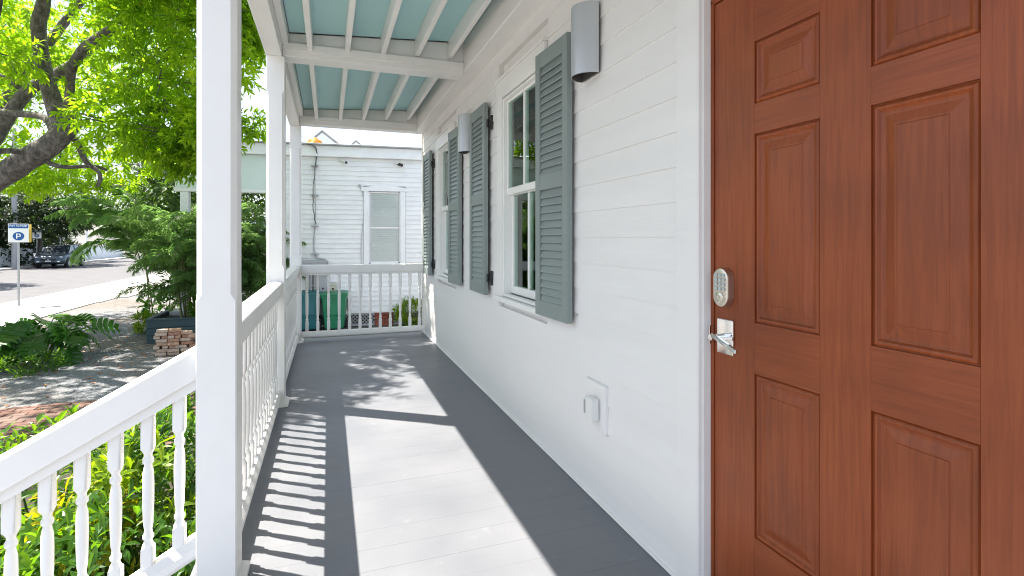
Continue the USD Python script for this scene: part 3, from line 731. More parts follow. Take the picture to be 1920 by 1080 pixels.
# things on the neighbour's wall
def tubeNB(pts, r, n=7): return tube([NT[:3, :3] @ np.array([u, -d, z]) + NO for u, z, d in pts], r, n)
t = thing('conduit', 'dark cable conduit clamped down the white neighbouring wall', 'conduit', NO)
p0 = [nb(560, 271), nb(585, 274), nb(593, 279), nb(594, 292), nb(592, 310), nb(591.5, 420), nb(590, 470), nb(596, 484), nb(612, 488), nb(615, 497)]
obj(t, 'pipe', tubeNB(spline([(u, z, .045 if i > 2 else .14) for i, (u, z) in enumerate(p0)], 60), .013), GALV)
CABLE = paint('dark_cable', (.05, .045, .04), .6, .1)
obj(t, 'cable', tubeNB(spline([(u + .012, z, .075 if i > 2 else .17) for i, (u, z) in enumerate(p0[:6])], 40) + np.random.default_rng(2).normal(0, .006, (40, 3)), .009), CABLE)
for py in (312, 367, 424, 477):
    u, z = nb(591.5, py); obj(t, 'clamp', nbox(u - .085, u + .075, z - .012, z + .012, -.085, -.019, .003), GALV)
t = thing('wall_wire', 'thin grey wire running up beside the neighbouring window', 'wire', NO)
pw = [nb(675, 350), nb(678, 356), nb(678.5, 440), nb(678, 500), nb(678, 560)]
obj(t, 'wire', tubeNB(spline([(u, z, .03) for u, z in pw], 20), .006, 5), GALV); u, z = pw[0]
obj(t, 'bracket', nbox(u - .03, u + .02, z - .01, z + .05, -.05, -.018), GALV)
for i, (px, py, la) in enumerate(((647, 305, 'small white security camera under the fascia above the blank wall'), (750, 310, 'small dark security camera under the fascia near the sage shutter'))):
    t = thing('security_camera', la, 'camera', NO); u, z = nb(px, py)
    mat_ = PLASTIC_W if i == 0 else BLACK
    obj(t, 'mount', [tubeNB([(u - .10, z + .06, .018), (u - .10, z + .06, .05), (u - .02, z + .02, .09)], .018), move(lathe([(.035, 0), (.035, .012)], 12), NT @ frame((u - .10, -.018, z + .06), (1, 0, 0), (0, 0, 1), (0, -1, 0)))], PLASTIC_W)
    ax = np.array([.45, -.8, -.25]); ax /= np.linalg.norm(ax); xx = np.cross(ax, [0, 0, 1]); xx /= np.linalg.norm(xx)
    obj(t, 'body', move(lathe([(.032, -.08), (.036, -.07), (.036, .07), (.040, .08)], 14), NT @ frame((u, -.11, z), xx, np.cross(ax, xx), ax)), mat_, smooth=40)
    obj(t, 'lens', move(lathe([(.034, .0805), (.030, .086)], 14), NT @ frame((u, -.11, z), xx, np.cross(ax, xx), ax)), BLACK)
def wallbox(name, label, cat, x0, x1, y0, y1, d, m=GALV):
    t = thing(name, label, cat, NO); (a, z1), (b, z0) = nb(x0, y0), nb(x1, y1)
    obj(t, 'case', nbox(a, b, z0, z1, -d, -.019, .012), m); obj(t, 'lid', nbox(a - .012, b + .012, z1 - .05, z1 + .012, -d - .012, -.019, .008), m); obj(t, 'latch', nbox((a + b) / 2 - .02, (a + b) / 2 + .02, z0 + .06, z0 + .10, -d - .012, -d - .0005), BLACK)
wallbox('meter_cabinet', 'wide grey metal meter cabinet above the end railing on the neighbouring wall', 'electrical box', 556, 613, 489, 512, .2)
wallbox('breaker_box', 'grey breaker box behind the end railing above the green bin', 'electrical box', 600, 614, 514, 546, .16)
wallbox('junction_box', 'small beige junction box beside the grey breaker box', 'electrical box', 619, 631, 531, 547, .1, paint('beige_box', (.50, .48, .40), .5))
wallbox('small_wall_box', 'narrow grey box low on the neighbouring wall right of the green bin', 'electrical box', 653, 658, 560, 583, .08)
for i, (px, la) in enumerate(((584, 'grey metal pipe rising from behind the bins, left of its twin'), (591, 'grey metal pipe rising from behind the bins, right of its twin'))):
    a, b = nb(px, 512), nb(px, 612); t = thing('riser_pipe', la, 'pipe', NO)
    obj(t, 'pipe', tubeNB([(a[0], b[1], .08), (a[0], a[1], .08)], .03, 10), GALV, smooth=40); obj(t, 'strap', nbox(a[0] - .05, a[0] + .05, a[1] - .3, a[1] - .27, -.115, -.019), GALV)
# roofs and an orange cover above its parapet
GABW = paint('gable_white_paint', (.85, .86, .87), .5, .03)
RAKE = paint('pale_roof_metal', (.55, .56, .58), .5, .05)
def gable(name, label, apex, left, right, d, m):
    A, B, C = P(*apex, d), P(*left, d), P(*right, d)
    t = thing(name, label, 'house', (A[0], A[1], ZG)); w = C[0] - B[0]; zb = B[2]; slope = (A[2] - zb) / (A[0] - B[0])
    bx = 1.8
    L0, R0 = A[0] - (A[2] - zb) / slope * bx, A[0] + (C[0] - A[0]) * bx; ze = A[2] - (A[2] - zb) * bx
    obj(t, 'gable_wall', extrude(Polygon([(L0 + .2, ZG), (R0 - .2, ZG), (R0 - .2, ze), (A[0], A[2] - .12), (L0 + .2, ze)]), frame((0, A[1] - .06, 0), (1, 0, 0), (0, 0, 1), (0, -1, 0)), .2), m)
    obj(t, 'roof_slope', bar((L0, A[1] + 3, ze), (A[0], A[1] + 3, A[2]), 6.6, .03, bev=0), RAKE); obj(t, 'roof_slope', bar((A[0], A[1] + 3, A[2]), (R0, A[1] + 3, ze), 6.6, .03, bev=0), RAKE)
gable('gabled_house', 'white gable with grey roof edges peeking over the roof behind the orange cover', (604, 246), (574, 272), (640, 272), 26, GABW)
gable('gabled_house', 'small distant gable peak above the middle of the neighbouring roof', (667, 264), (655, 275), (682, 275), 34, GABW)
A = P(590, 272, 12.95)
t = thing('orange_cover', 'rounded orange cover sitting on the neighbouring roof edge', 'cover', (A[0], A[1], NO[2] + zTop + .03))
m = trimesh.creation.icosphere(3, 1.0); v = m.vertices.copy(); nz = meshkit.fbm(v * 2.2 + 5, 3, 1); v *= (.80 + .4 * nz)[:, None]; v *= (.20, .2, .22); v[:, 2] = np.maximum(v[:, 2] * 1.0, -.05); v += np.array([A[0], A[1], NO[2] + zTop + .12])
obj(t, 'cloth', (v, m.faces), ORANGE, smooth=True); ring = [np.array([A[0] + .165 * math.cos(q), A[1] + .195 * math.sin(q), NO[2] + zTop + .055]) for q in np.linspace(0, 6.283, 25)]
obj(t, 'cord', tube(ring, .012, 6), paint('orange_cord', (.5, .16, .01)))

# wheeled bins
def wheelie(loc, rz, m, label, hh=1.0):
    t = thing('wheeled_bin', label, 'bin', loc, rz, group=None)
    T = frame(loc, (math.cos(rz), math.sin(rz), 0), (-math.sin(rz), math.cos(rz), 0), (0, 0, 1))
    def rr(hx, hy, z, r=.05):
        p = sbox(-hx + r, -hy + r, hx - r, hy - r).buffer(r, quad_segs=4).exterior.coords[:-1]
        return np.array([(a, b, z) for a, b in p])
    obj(t, 'body', move(loft([rr(.20, .23, .06), rr(.205, .24, .09), rr(.262, .31, hh - .12), rr(.29, .335, hh - .115), rr(.29, .335, hh - .07), rr(.26, .31, hh - .069)]), T), m, smooth=35)
    obj(t, 'lid', move(loft([rr(.30, .35, hh - .066), rr(.305, .355, hh - .045), rr(.29, .33, hh - .01), rr(.20, .24, hh + .01)]), T), m, smooth=35)
    obj(t, 'front_panel', move(box(-.15, .15, -.30, -.275, hh * .42, hh * .72, .01), T), m)
    obj(t, 'handle', [move(tube([(-.22, .36, hh - .10), (-.22, .42, hh - .06), (.22, .42, hh - .06), (.22, .36, hh - .10)], .016, 8), T)], m)
    for x in (-.23, .23):
        wl = obj(t, 'wheel', move(lathe([(.02, -.025), (.10, -.025), (.115, -.012), (.115, .012), (.10, .025), (.02, .025)], 20), T @ frame((x, .24, .115), (0, 1, 0), (0, 0, 1), (1, 0, 0))), RUBBER, smooth=40)
    return t
G = ground(628, 619); wheelie((G[0], G[1] + .1, ZG), -.12, BIN_G, 'bright green wheeled bin against the white house behind the end railing', .88)
G = ground(577, 621); wheelie((G[0] - .02, G[1] + .1, ZG), .1, BIN_T, 'dark teal wheeled bin left of the bright green one', .90)

# ------------------------------------------------------------------ foliage
def nrm(a): return a / np.maximum(np.linalg.norm(a, axis=-1, keepdims=True), 1e-9)
def leaves(pos, d, n, L, W, droop=.12, fold=.18):
    """Folded leaf blades, six triangles each, as one mesh."""
    d = nrm(d); x = nrm(np.cross(d, n)); n = np.cross(x, d)
    L = np.broadcast_to(L, len(pos))[:, None]; W = np.broadcast_to(W, len(pos))[:, None]
    tpl = [(0, 0, 0), (.30, .42, fold), (.30, 0, .0), (.30, -.42, fold), (.66, .40, fold * .8), (.66, 0, -.25 * droop), (.66, -.40, fold * .8), (1, 0, -droop * 1.3)]
    v = np.stack([pos + d * L * a + x * W * b + n * (W * c if i not in (5, 7) else L * c) for i, (a, b, c) in enumerate(tpl)], 1)
    f = np.array([(0, 2, 1), (0, 3, 2), (1, 2, 5), (1, 5, 4), (2, 3, 6), (2, 6, 5), (4, 5, 7), (5, 6, 7)])
    F_ = (f[None] + (np.arange(len(pos)) * 8)[:, None, None]).reshape(-1, 3)
    return v.reshape(-1, 3), F_
def sprays(rng, c, out, k=9, twig=.16, L=(.08, .12), ratio=.34, droop=.25):
    """Whorls of leaves round short twigs at the points c growing along out."""
    n = len(c); t = nrm(out + rng.normal(0, .45, (n, 3)) + np.array([0, 0, -droop]))
    a = nrm(np.cross(t, rng.normal(0, 1, (n, 3)))); b = np.cross(t, a)
    pos, dr, nn = [], [], []
    for i in range(k):
        s = (i + .5) / k; ph = i * 2.4 + rng.uniform(0, .6, n)
        side = a * np.cos(ph)[:, None] + b * np.sin(ph)[:, None]
        pos.append(c + t * (s * twig)); dr.append(t * (.45 + .5 * s) + side * (.95 - .4 * s) + np.array([0, 0, -.18])); nn.append(t * .6 - side * .3 + np.array([0, 0, .9]) + rng.normal(0, .3, (n, 3)))
    pos, dr, nn = np.vstack(pos), np.vstack(dr), np.vstack(nn)
    l = rng.uniform(*L, len(pos))
    return leaves(pos, dr, nn, l, l * ratio)

# the big shade tree
rng = np.random.default_rng(11)
base = P(-330, 640, 8.4); base[2] = ZG
tree = thing('shade_tree', 'large spreading shade tree with grey limbs and bright yellow-green foliage', 'tree', base)
def limb(name, pts, r0, r1, parent=tree, n=26, wob=.02):
    q = spline([P(*p) if len(p) == 3 and p[2] > 0 and p[0] is not None else p for p in pts], n)
    t = np.linspace(0, 1, n); r = .82 * (r0 + (r1 - r0) * t ** .8)
    q = q + (meshkit.fbm(q * 1.7 + 3, 3, 2)[:, None] - .5) * wob * 2
    v, f = tube(q, r, 14); ctr = np.repeat(q, 14, 0); dv = v - ctr
    v = ctr + dv * (.78 + .45 * meshkit.fbm(v * np.array([5, 5, 2.2]), 4, 4))[:, None]
    return obj(parent, name, (v, f), BARK, smooth=True)
trunk = limb('trunk', [(-330, 668, 8.4), (-260, 540, 8.4), (-130, 420, 8.45), (-30, 352, 8.5), (50, 300, 8.55), (100, 268, 8.6), (132, 228, 8.65)], .34, .185, n=40)
limb('branch', [(118, 245, 8.62), (100, 185, 8.6), (80, 120, 8.5), (73, 60, 8.4), (82, 0, 8.2), (88, -80, 8.0), (70, -220, 7.6)], .165, .085)
limb('branch', [(128, 240, 8.64), (131, 180, 8.5), (136, 128, 8.3), (160, 88, 8.1), (200, 58, 7.9), (250, 10, 7.6), (330, -60, 7.2)], .10, .05)
limb('branch', [(-120, 410, 8.9), (-40, 300, 9.2), (10, 225, 9.3), (35, 190, 9.35), (70, 158, 9.4), (120, 132, 9.4), (165, 95, 9.4), (195, 70, 9.3), (260, 40, 9.0)], .20, .07, n=36)
limb('branch', [(100, 262, 8.7), (85, 222, 8.9), (45, 214, 9.1), (0, 208, 9.2), (-60, 190, 9.2)], .075, .06)
limb('branch', [(70, 290, 8.6), (30, 283, 8.3), (-30, 288, 8.0)], .06, .05)
limb('branch', [(112, 262, 8.7), (140, 262, 8.9), (160, 300, 9.0), (180, 318, 9.0), (182, 350, 9.0)], .07, .035)
limb('branch', [(85, 300, 8.6), (120, 312, 8.8), (175, 312, 9.1), (200, 320, 9.2)], .05, .03)
limb('branch', [(198, 170, 8.9), (235, 150, 8.7), (268, 130, 8.4), (330, 105, 8.0)], .055, .03)
limb('branch', [(60, 160, 9.3), (30, 150, 9.4), (-10, 138, 9.5)], .035, .03)
limb('branch', [(182, 62, 9.3), (186, 30, 9.2), (196, -20, 9.0)], .045, .03)
limb('branch', [(-60, 340, 8.6), (-30, 120, 8.2), (0, -40, 7.6), (40, -260, 6.8)], .14, .07)
limb('branch', [(-60, 340, 8.6), (60, 120, 10.5), (200, -60, 10), (330, -260, 9)], .14, .06)
# crown: leaf sprays gathered into clumps
clumps = []      # centre, radii, sprays
def clump(px, py, d, rx, rz, n, ry=None): clumps.append((P(px, py, d), np.array([rx, ry or rx, rz]), n))
for q in [(330, 40, 7.6, 1.0, .8, 320), (405, 90, 7.5, .55, .65, 230), (300, 150, 7.9, .85, .65, 280), (250, 225, 8.3, .8, .5, 240), (330, 245, 8.0, .72, .42, 250), (385, 240, 7.8, .45, .5, 230), (425, 10, 7.2, .5, .7, 260), (474, 30, 7.6, .20, .55, 120), (468, 85, 7.8, .15, .26, 50), (476, 240, 8.0, .17, .14, 26), (462, 222, 8.0, .12, .2, 14),
          (240, 60, 8.8, 1.0, .8, 210), (150, 20, 10.2, 1.5, .9, 420), (20, 40, 10.6, 1.6, .9, 380), (60, 130, 11.2, 1.6, .6, 240), (210, 140, 10.0, 1.0, .7, 190), (170, 200, 10.5, 1.1, .5, 190), (20, 110, 7.9, .55, .25, 60), (0, 200, 11.5, 1.4, .6, 220),
          (60, 335, 11.5, 1.1, .33, 300), (150, 345, 12.0, 1.0, .33, 260), (20, 280, 12, 1.3, .5, 260), (110, 290, 12.5, 1.3, .45, 230), (230, 305, 10.5, .9, .35, 240), (250, 180, 9.0, .8, .6, 150), (200, 260, 9.3, .7, .4, 130),
          (300, -150, 7.2, 1.5, .9, 120), (120, -160, 8.2, 1.9, .9, 260), (-120, -80, 8.6, 1.9, 1.0, 260), (-160, 120, 9.2, 1.6, 1.0, 260), (-200, 300, 10.5, 1.6, .8, 220), (352, 290, 8.0, .40, .26, 170), (-50, 60, 13.5, 2.2, 1.0, 400), (80, 20, 15, 2.4, 1.0, 400), (-200, 100, 12, 2.0, 1.0, 300), (150, 80, 17, 2.4, 1.0, 280), (420, -180, 6.8, .9, .7, 90), (220, -330, 6.6, 1.7, .8, 160), (380, -330, 6.1, 1.0, .6, 110), (60, -320, 7.6, 1.8, .9, 220), (260, -300, 9.5, 2.0, .9, 90), (60, -250, 11, 2.4, 1.0, 240), (330, -120, 10, 1.4, .8, 70), (-120, -260, 9.5, 2.4, 1.2, 420), (170, -210, 13.5, 2.6, 1.2, 520), (20, -120, 14.5, 2.6, 1.2, 420), (330, -160, 13, 2.2, 1.0, 420)]: clump(*q)
for w_ in [((-6.2, 9, 5), (1.2, 1.2, .5), 230), ((-5.5, 8, 4.8), (1.1, 1.1, .5), 220), ((-7, 10.5, 5.2), (1.2, 1.2, .5), 230), ((-5.2, 9.8, 5.2), (1.2, 1.2, .5), 230), ((-6.5, 13.5, 5.3), (1.3, 1.3, .5), 260), ((-7.5, 15, 5.6), (1.3, 1.3, .5), 260), ((-8.6, 16.5, 5.6), (1.3, 1.3, .5), 260), ((-8.4, 18.5, 5.8), (1.3, 1.3, .5), 240), ((-6.8, 16.5, 5.6), (1.3, 1.3, .5), 260), ((-2.05, 6.7, 4.8), (.95, .8, .45), 420), ((-2.0, 7.9, 5.0), (1.1, 1.0, .5), 620), ((-2.3, 9.0, 5.0), (1.2, 1.0, .5), 560), ((-2.7, 6.2, 5.2), (.8, .7, .4), 240)]: clumps.append((np.array(w_[0]), np.array(w_[1]), w_[2]))
C_, O_ = [], []
for c, r, n in clumps:
    u = nrm(rng.normal(0, 1, (n, 3))) * (rng.uniform(0, 1, (n, 1)) ** .42)
    C_.append(c + u * r); O_.append(nrm(u * np.array([1, 1, .55]) + np.array([0, 0, -.05])))
C_, O_ = np.vstack(C_), np.vstack(O_)
keep = meshkit.fbm(C_ * 1.25 + 9, 3, 7) > .42
# light reaches the near end of the porch and the street: the crown stops short of those sun paths
k_ = C_[:, 2] / SUN[2]; fx, fy = C_[:, 0] - SUN[0] * k_, C_[:, 1] - SUN[1] * k_
keep &= ~((fx > -.9) & (fx < 1.6) & (fy < 3.75))
k_ = (C_[:, 2] - ZG) / SUN[2]; gx = C_[:, 0] - SUN[0] * k_
keep &= ~((gx < -7.0) & (rng.uniform(0, 1, len(gx)) < .93))
keep &= rng.uniform(0, 1, len(keep)) < np.where((C_ - CAM) @ FW < 6.6, 1.0, .68)
k_ = (C_[:, 2] - 1.3) / SUN[2]; hx_, hy_ = C_[:, 0] - SUN[0] * k_, C_[:, 1] - SUN[1] * k_
keep &= ~((hx_ > -3.8) & (hx_ < 0) & (hy_ > 10.2) & (hy_ < 13.2) & (rng.uniform(0, 1, len(keep)) < .62))
C_, O_ = C_[keep], O_[keep]
hue = meshkit.fbm(C_ * .6, 2, 3)
obj(tree, 'crown', sprays(rng, C_, O_, 10, .19, (.095, .155), .36), TREE_L, kind='stuff')
# thin twigs carrying the sprays
sel = rng.choice(len(C_), 900, replace=False); tw = []
for i in sel:
    a = C_[i]; b = a - O_[i] * rng.uniform(.25, .5) + np.array([0, 0, -.05]); tw.append(tube([b, (a + b) / 2 + rng.normal(0, .02, 3), a], [.011, .008, .004], 4, False))
obj(tree, 'twigs', tw, BARK, kind='stuff')

# palms
def frond(o, az, el, L, nl=58, lw=.022, ll=.42, sag=.9, vee=.5, wild=.10):
    """A feather frond: arched rib with paired drooping leaflets."""
    t = np.linspace(0, 1, nl + 3); h = np.array([math.cos(az), math.sin(az), 0])
    ang = el - sag * t * 1.6; ds = L / len(t)
    p = np.array(o) + np.cumsum(np.stack([np.cos(ang) * ds, np.sin(ang) * ds], 1) @ np.array([h, [0, 0, 1]]), 0)
    rib = tube(p, np.linspace(.012, .004, len(p)), 5)
    tg = nrm(np.gradient(p, axis=0)); side = np.cross(tg, [0, 0, 1.]); side = nrm(side); up = np.cross(side, tg)
    P_, D_, N_, L_ = [], [], [], []
    st = 5
    for s in (-1, 1):
        j = np.arange(st, len(p)); tt = (j - st) / (len(p) - st)
        P_.append(p[j]); D_.append(side[j] * s * .8 + tg[j] * (.45 + .5 * tt)[:, None] + up[j] * (vee - .2) + np.array([0, 0, -.28])); N_.append(up[j] + side[j] * s * -.35); L_.append(ll * np.sin(np.pi * (.16 + .80 * tt)) ** .7)
    P_, D_, N_, L_ = np.vstack(P_), np.vstack(D_), np.vstack(N_), np.hstack(L_)
    return rib, leaves(P_, D_ + rng.normal(0, wild, D_.shape), N_, L_, lw, droop=.30, fold=.1)
def palm_clump(name, label, centre, n_cane, n_frond, hmin, hmax, spread, L=(1.2, 1.9), ll=.42, group=None, lw=.024, z0=ZG):
    t = thing(name, label, 'palm', (centre[0], centre[1], z0))
    tops = []
    for k in range(n_cane):
        a = rng.uniform(0, 6.283); r = spread * math.sqrt(rng.uniform(0, 1)); h = rng.uniform(hmin, hmax); lean = rng.uniform(.03, .22) * h
        b = np.array([centre[0] + r * .5 * math.cos(a), centre[1] + r * .5 * math.sin(a), z0]); top = b + np.array([math.cos(a) * lean, math.sin(a) * lean, h])
        q = spline([b, b + (top - b) * .5 + np.array([0, 0, .06 * h]), top], 10)
        obj(t, 'cane', tube(q, np.linspace(.015, .009, 10), 6), CANE, smooth=True); tops.append((top, a))
    for k in range(n_frond):
        top, a = tops[k % len(tops)]; az = a + rng.normal(0, 1.1)
        rib, lf = frond(top * np.array([1, 1, 0]) + np.array([0, 0, top[2] - rng.uniform(0, .45) * (top[2] - z0)]), az, rng.uniform(.8, 1.5), rng.uniform(*L), ll=ll, lw=lw, sag=rng.uniform(.75, 1.25), wild=.10 if lw > .02 else .24)
        fr = obj(t, 'frond', lf, PALM_L); obj(fr, 'rib', rib, CANE)
    return t
rng = np.random.default_rng(21)
G = ground(345, 640)
PC = np.array([G[0] + .22, G[1] + .75, ZG])
palm_clump('palm_clump', 'dense clump of feathery palms rising from the green planter box behind the brick stack', (PC[0], PC[1]), 60, 190, .7, 2.4, 1.05, (.8, 1.3), .26, z0=ZG + .25, lw=.013)
palm_clump('palm_clump', 'feathery palms filling the gap between the nearest and middle porch posts', (PC[0] + 1.15, PC[1] + .55), 34, 84, .8, 2.3, .55, (.7, 1.1), .27, lw=.018)
q = P(300, 400, 12.4)
palm_clump('tall_palm', 'taller palm with long dark arching fronds under the tree foliage', (q[0], q[1]), 3, 24, 2.5, 3.2, .5, (1.3, 1.8), .50, lw=.028)

# planter and the small plants round it
t = thing('planter_box', 'dark green wooden planter box behind the brick stack', 'planter', (PC[0], PC[1], ZG))
hx, hy, hz = .86, .80, .46
for i in range(3):
    z0 = ZG + i * hz / 3 + .004; z1 = ZG + (i + 1) * hz / 3 - .002
    obj(t, 'board', box(PC[0] - hx, PC[0] + hx, PC[1] - hy, PC[1] - hy + .035, z0, z1), PLANTER); obj(t, 'board', box(PC[0] - hx, PC[0] + hx, PC[1] + hy - .035, PC[1] + hy, z0, z1), PLANTER)
    obj(t, 'board', box(PC[0] - hx, PC[0] - hx + .035, PC[1] - hy + .036, PC[1] + hy - .036, z0, z1), PLANTER); obj(t, 'board', box(PC[0] + hx - .035, PC[0] + hx, PC[1] - hy + .036, PC[1] + hy - .036, z0, z1), PLANTER)
obj(t, 'rim', [box(PC[0] - hx - .02, PC[0] + hx + .02, PC[1] - hy - .02, PC[1] - hy + .06, ZG + hz, ZG + hz + .035), box(PC[0] - hx - .02, PC[0] - hx + .06, PC[1] - hy + .061, PC[1] + hy, ZG + hz, ZG + hz + .035), box(PC[0] + hx - .06, PC[0] + hx + .02, PC[1] - hy + .061, PC[1] + hy, ZG + hz, ZG + hz + .035)], PLANTER)
obj(t, 'soil', box(PC[0] - hx + .04, PC[0] + hx - .04, PC[1] - hy + .04, PC[1] + hy - .04, ZG + .1, ZG + hz - .05, 0), SOIL)
def bush(name, label, c, r, h, n, m, L, ratio=.42, k=7, cat='plant', stems=8, group=None, singles=0, z0=ZG, top_bias=.3, twig=.10):
    t = thing(name, label, cat, (c[0], c[1], z0), group=group)
    u = nrm(rng.normal(0, 1, (n, 3))) * rng.uniform(.35, 1, (n, 1)) ** .5
    pts = np.array([c[0], c[1], z0 + h * .5]) + u * np.array([r, r, h * .5]); pts[:, 2] = np.maximum(pts[:, 2], z0 + .03)
    out = nrm(u + np.array([0, 0, .5]))
    v, f = sprays(rng, pts, out, k, twig, L, ratio, droop=-.15)
    if singles:
        nl = len(v) // 8; ctr = v.reshape(-1, 8, 3).mean(1); dist = np.linalg.norm(ctr - CAM, axis=1) - .8 * (ctr[:, 2] - z0); order = np.argsort(dist)
        tri = f[:8]
        for i in order[:singles]: obj(t, 'leaf', (v[i * 8:i * 8 + 8], tri), m)
        ks = np.sort(order[singles:]); v = v.reshape(-1, 8, 3)[ks].reshape(-1, 3); f = (tri[None] + (np.arange(len(ks)) * 8)[:, None, None]).reshape(-1, 3)
    obj(t, 'foliage', (v, f), m, kind='stuff')
    sm = []
    for i in rng.choice(n, min(stems, n), replace=False): sm.append(tube([(c[0] + rng.normal(0, r * .2), c[1] + rng.normal(0, r * .2), z0), (pts[i] + np.array([c[0], c[1], z0])) / 2 + rng.normal(0, .02, 3), pts[i]], [.009, .007, .004], 5))
    obj(t, 'stems', sm, STEM, kind='stuff')
    return t
q = ground(272, 628); bush('lime_plant', 'small bright lime plant beside the planter and the brick stack', (q[0], q[1] + .2), .26, .42, 46, LIME_L, (.10, .17), .30)
q = ground(300, 610); bush('dark_leafed_plant', 'dark broad leaved plant behind the small lime plant', (q[0] + .05, q[1] + .2), .38, .85, 34, PHILO_L, (.16, .26), .45, 5)
bush('glossy_plant', 'fresh green glossy plant growing at the near corner of the planter box', (PC[0] + .25, PC[1] - .55), .34, .55, 60, SHRUB_L, (.11, .18), .40, z0=ZG + hz - .05)
q = ground(770, 608); bush('small_bush', 'small bright green bush against the lattice near the end of the house wall', (q[0] + .02, q[1] - .25), .40, .62, 230, LIME_L, (.05, .09), .5)

# stack of old bricks
B0 = ground(323, 668)
t = thing('brick_stack', 'rough stack of old reclaimed bricks in front of the dark green planter', 'bricks', (B0[0], B0[1] + .2, ZG))
rb = np.random.default_rng(8)
for lay in range(8):
    n_ = [6, 6, 6, 6, 6, 6, 5, 2][lay]
    for j in range(n_):
        col, dep = j % 3, j // 3
        L_, W_, Hh = .178 + rb.uniform(-.012, .012), .095, .056
        if lay % 3 == 2: pos = ((j - n_ / 2 + .5) * .105, 0); rot = math.pi / 2
        else: pos = ((col - 1) * .186, (dep - .5) * .11); rot = 0
        rot += rb.normal(0, .07); zb = ZG + lay * .0595 + .001
        T_ = frame((B0[0] + pos[0] + rb.normal(0, .012), B0[1] + .2 + pos[1] + rb.normal(0, .012), zb), (math.cos(rot), math.sin(rot), 0), (-math.sin(rot), math.cos(rot), 0), (0, 0, 1))
        obj(t, 'brick', move(box(-L_ / 2, L_ / 2, -W_ / 2, W_ / 2, 0, Hh, .006), T_), PILE)

# philodendron clump
def lobed(L, W, nl=5):
    """Deeply lobed blade in the xy plane, stalk at the origin, pointing along +x, as strips between midrib and lobe tips."""
    v, f = [], []
    for s in (-1, 1):
        for i in range(nl):
            t0, t1 = i / nl, (i + .90) / nl; a = (t0 + t1) / 2
            w = W * math.sin(math.pi * (.18 + .74 * a)) ** .8; n0 = len(v)
            v += [(L * t0, 0, 0), (L * t1, 0, 0), (L * (t0 + .07), s * w * .66, .05 * L), (L * (t1 + .06), s * w * .66, .05 * L), (L * (a + .16), s * w, -.02 * L)]
            q = [(0, 1, 3), (0, 3, 2), (2, 3, 4)]
            f += [tuple(n0 + k for k in (p if s < 0 else p[::-1])) for p in q]
            # web between this lobe and the midrib
    n0 = len(v); v += [(L * .8, -.05 * L, 0), (L * .8, .05 * L, 0), (L * 1.12, 0, -.05 * L)]; f.append((n0, n0 + 2, n0 + 1))
    return np.array(v, float), np.array(f)
rng = np.random.default_rng(31)
def philodendron(label, c, n, r, h):
    t = thing('philodendron', label, 'plant', (c[0], c[1], ZG))
    for k in range(n):
        a = rng.uniform(0, 6.283); e = rng.uniform(.25, 1.25); R = r * rng.uniform(.45, 1.0)
        tip = np.array([c[0] + R * math.cos(a) * math.cos(e * .6), c[1] + R * math.sin(a) * math.cos(e * .6), ZG + .12 + h * math.sin(e) * rng.uniform(.6, 1)])
        b = np.array([c[0] + .12 * math.cos(a), c[1] + .12 * math.sin(a), ZG + .02]); mid = (b + tip) / 2 + np.array([0, 0, .12])
        L = rng.uniform(.26, .42)
        d = nrm(np.array([math.cos(a), math.sin(a), rng.uniform(-.75, .1)])); x = nrm(np.cross(d, [0, 0, 1.])); n3 = np.cross(x, d)
        ro = rng.normal(0, .35); x, n3 = x * math.cos(ro) + n3 * math.sin(ro), n3 * math.cos(ro) - x * math.sin(ro)
        v, f = lobed(L, L * .62); v[:, 2] -= .35 * v[:, 0] ** 2 / L
        lf = obj(t, 'leaf', move((v, f), frame(tip, d, x, n3)), PHILO_L); obj(lf, 'stalk', tube([b, mid, tip], [.010, .008, .006], 5), STEM)
q = ground(40, 690); philodendron('clump of large dark lobed leaves at the edge of the gravel yard', (q[0], q[1] + .5), 60, .85, .72)
q = ground(-60, 690); philodendron('second clump of lobed leaves at the left edge of the picture', (q[0], q[1] + .3), 34, .8, .7)
q = ground(40, 705); bush('low_ground_plant', 'low fine leaved plant at the foot of the large lobed leaves', (q[0], q[1] + .15), .42, .28, 90, SHRUB_L, (.05, .09), .4)

# shrub bed beyond the stair railing
rng = np.random.default_rng(41)
SH = [((-.95, 2.75), .42, .86, 95, SHRUB_L, 'dense glossy green shrub beside the nearest porch post, behind the stair railing'),
      ((-1.55, 2.95), .45, .80, 100, SHRUB_L, 'glossy green shrub behind the middle of the stair railing'),
      ((-2.15, 3.05), .46, .70, 95, SHRUB_L, 'glossy green shrub behind the lower end of the stair railing'),
      ((-.95, 3.6), .45, .98, 100, SHRUB_L, 'taller green shrub against the porch front behind the nearest post'),
      ((-1.65, 3.9), .5, .95, 100, SHRUB_L, 'tall green shrub between the stair railing and the brick path'),
      ((-2.5, 4.0), .5, .78, 90, SHRUB_L, 'green shrub bordering the brick path at the left'),
      ((-1.0, 4.7), .45, .85, 80, SHRUB_L, 'green shrub under the middle of the side railing')]
for i, (c, r, h, n, m, la) in enumerate(SH):
    bush('shrub', la, c, r, h, int(n * 2.1), m, (.055, .115), .36, 8, 'shrub', 10, singles=120 if i < 4 else 0, twig=.11)
bush('croton', 'bright yellow leaved shrub glowing through the stair balusters', (-1.12, 3.08), .19, .92, 44, YELLOW_L, (.06, .11), .38, 8, 'shrub', 6, singles=60)
bush('lime_shrub', 'lime green upright shrub behind the stair balusters near the post', (-.95, 3.25), .24, 1.02, 60, LIME_L, (.08, .13), .28, 8, 'shrub', 8, singles=80)
bush('orange_flowering_plant', 'small plant with orange leaves low behind the stair railing', (-1.85, 2.75), .16, .62, 12, ORANGE_L, (.05, .08), .4, 6, 'plant', 4)
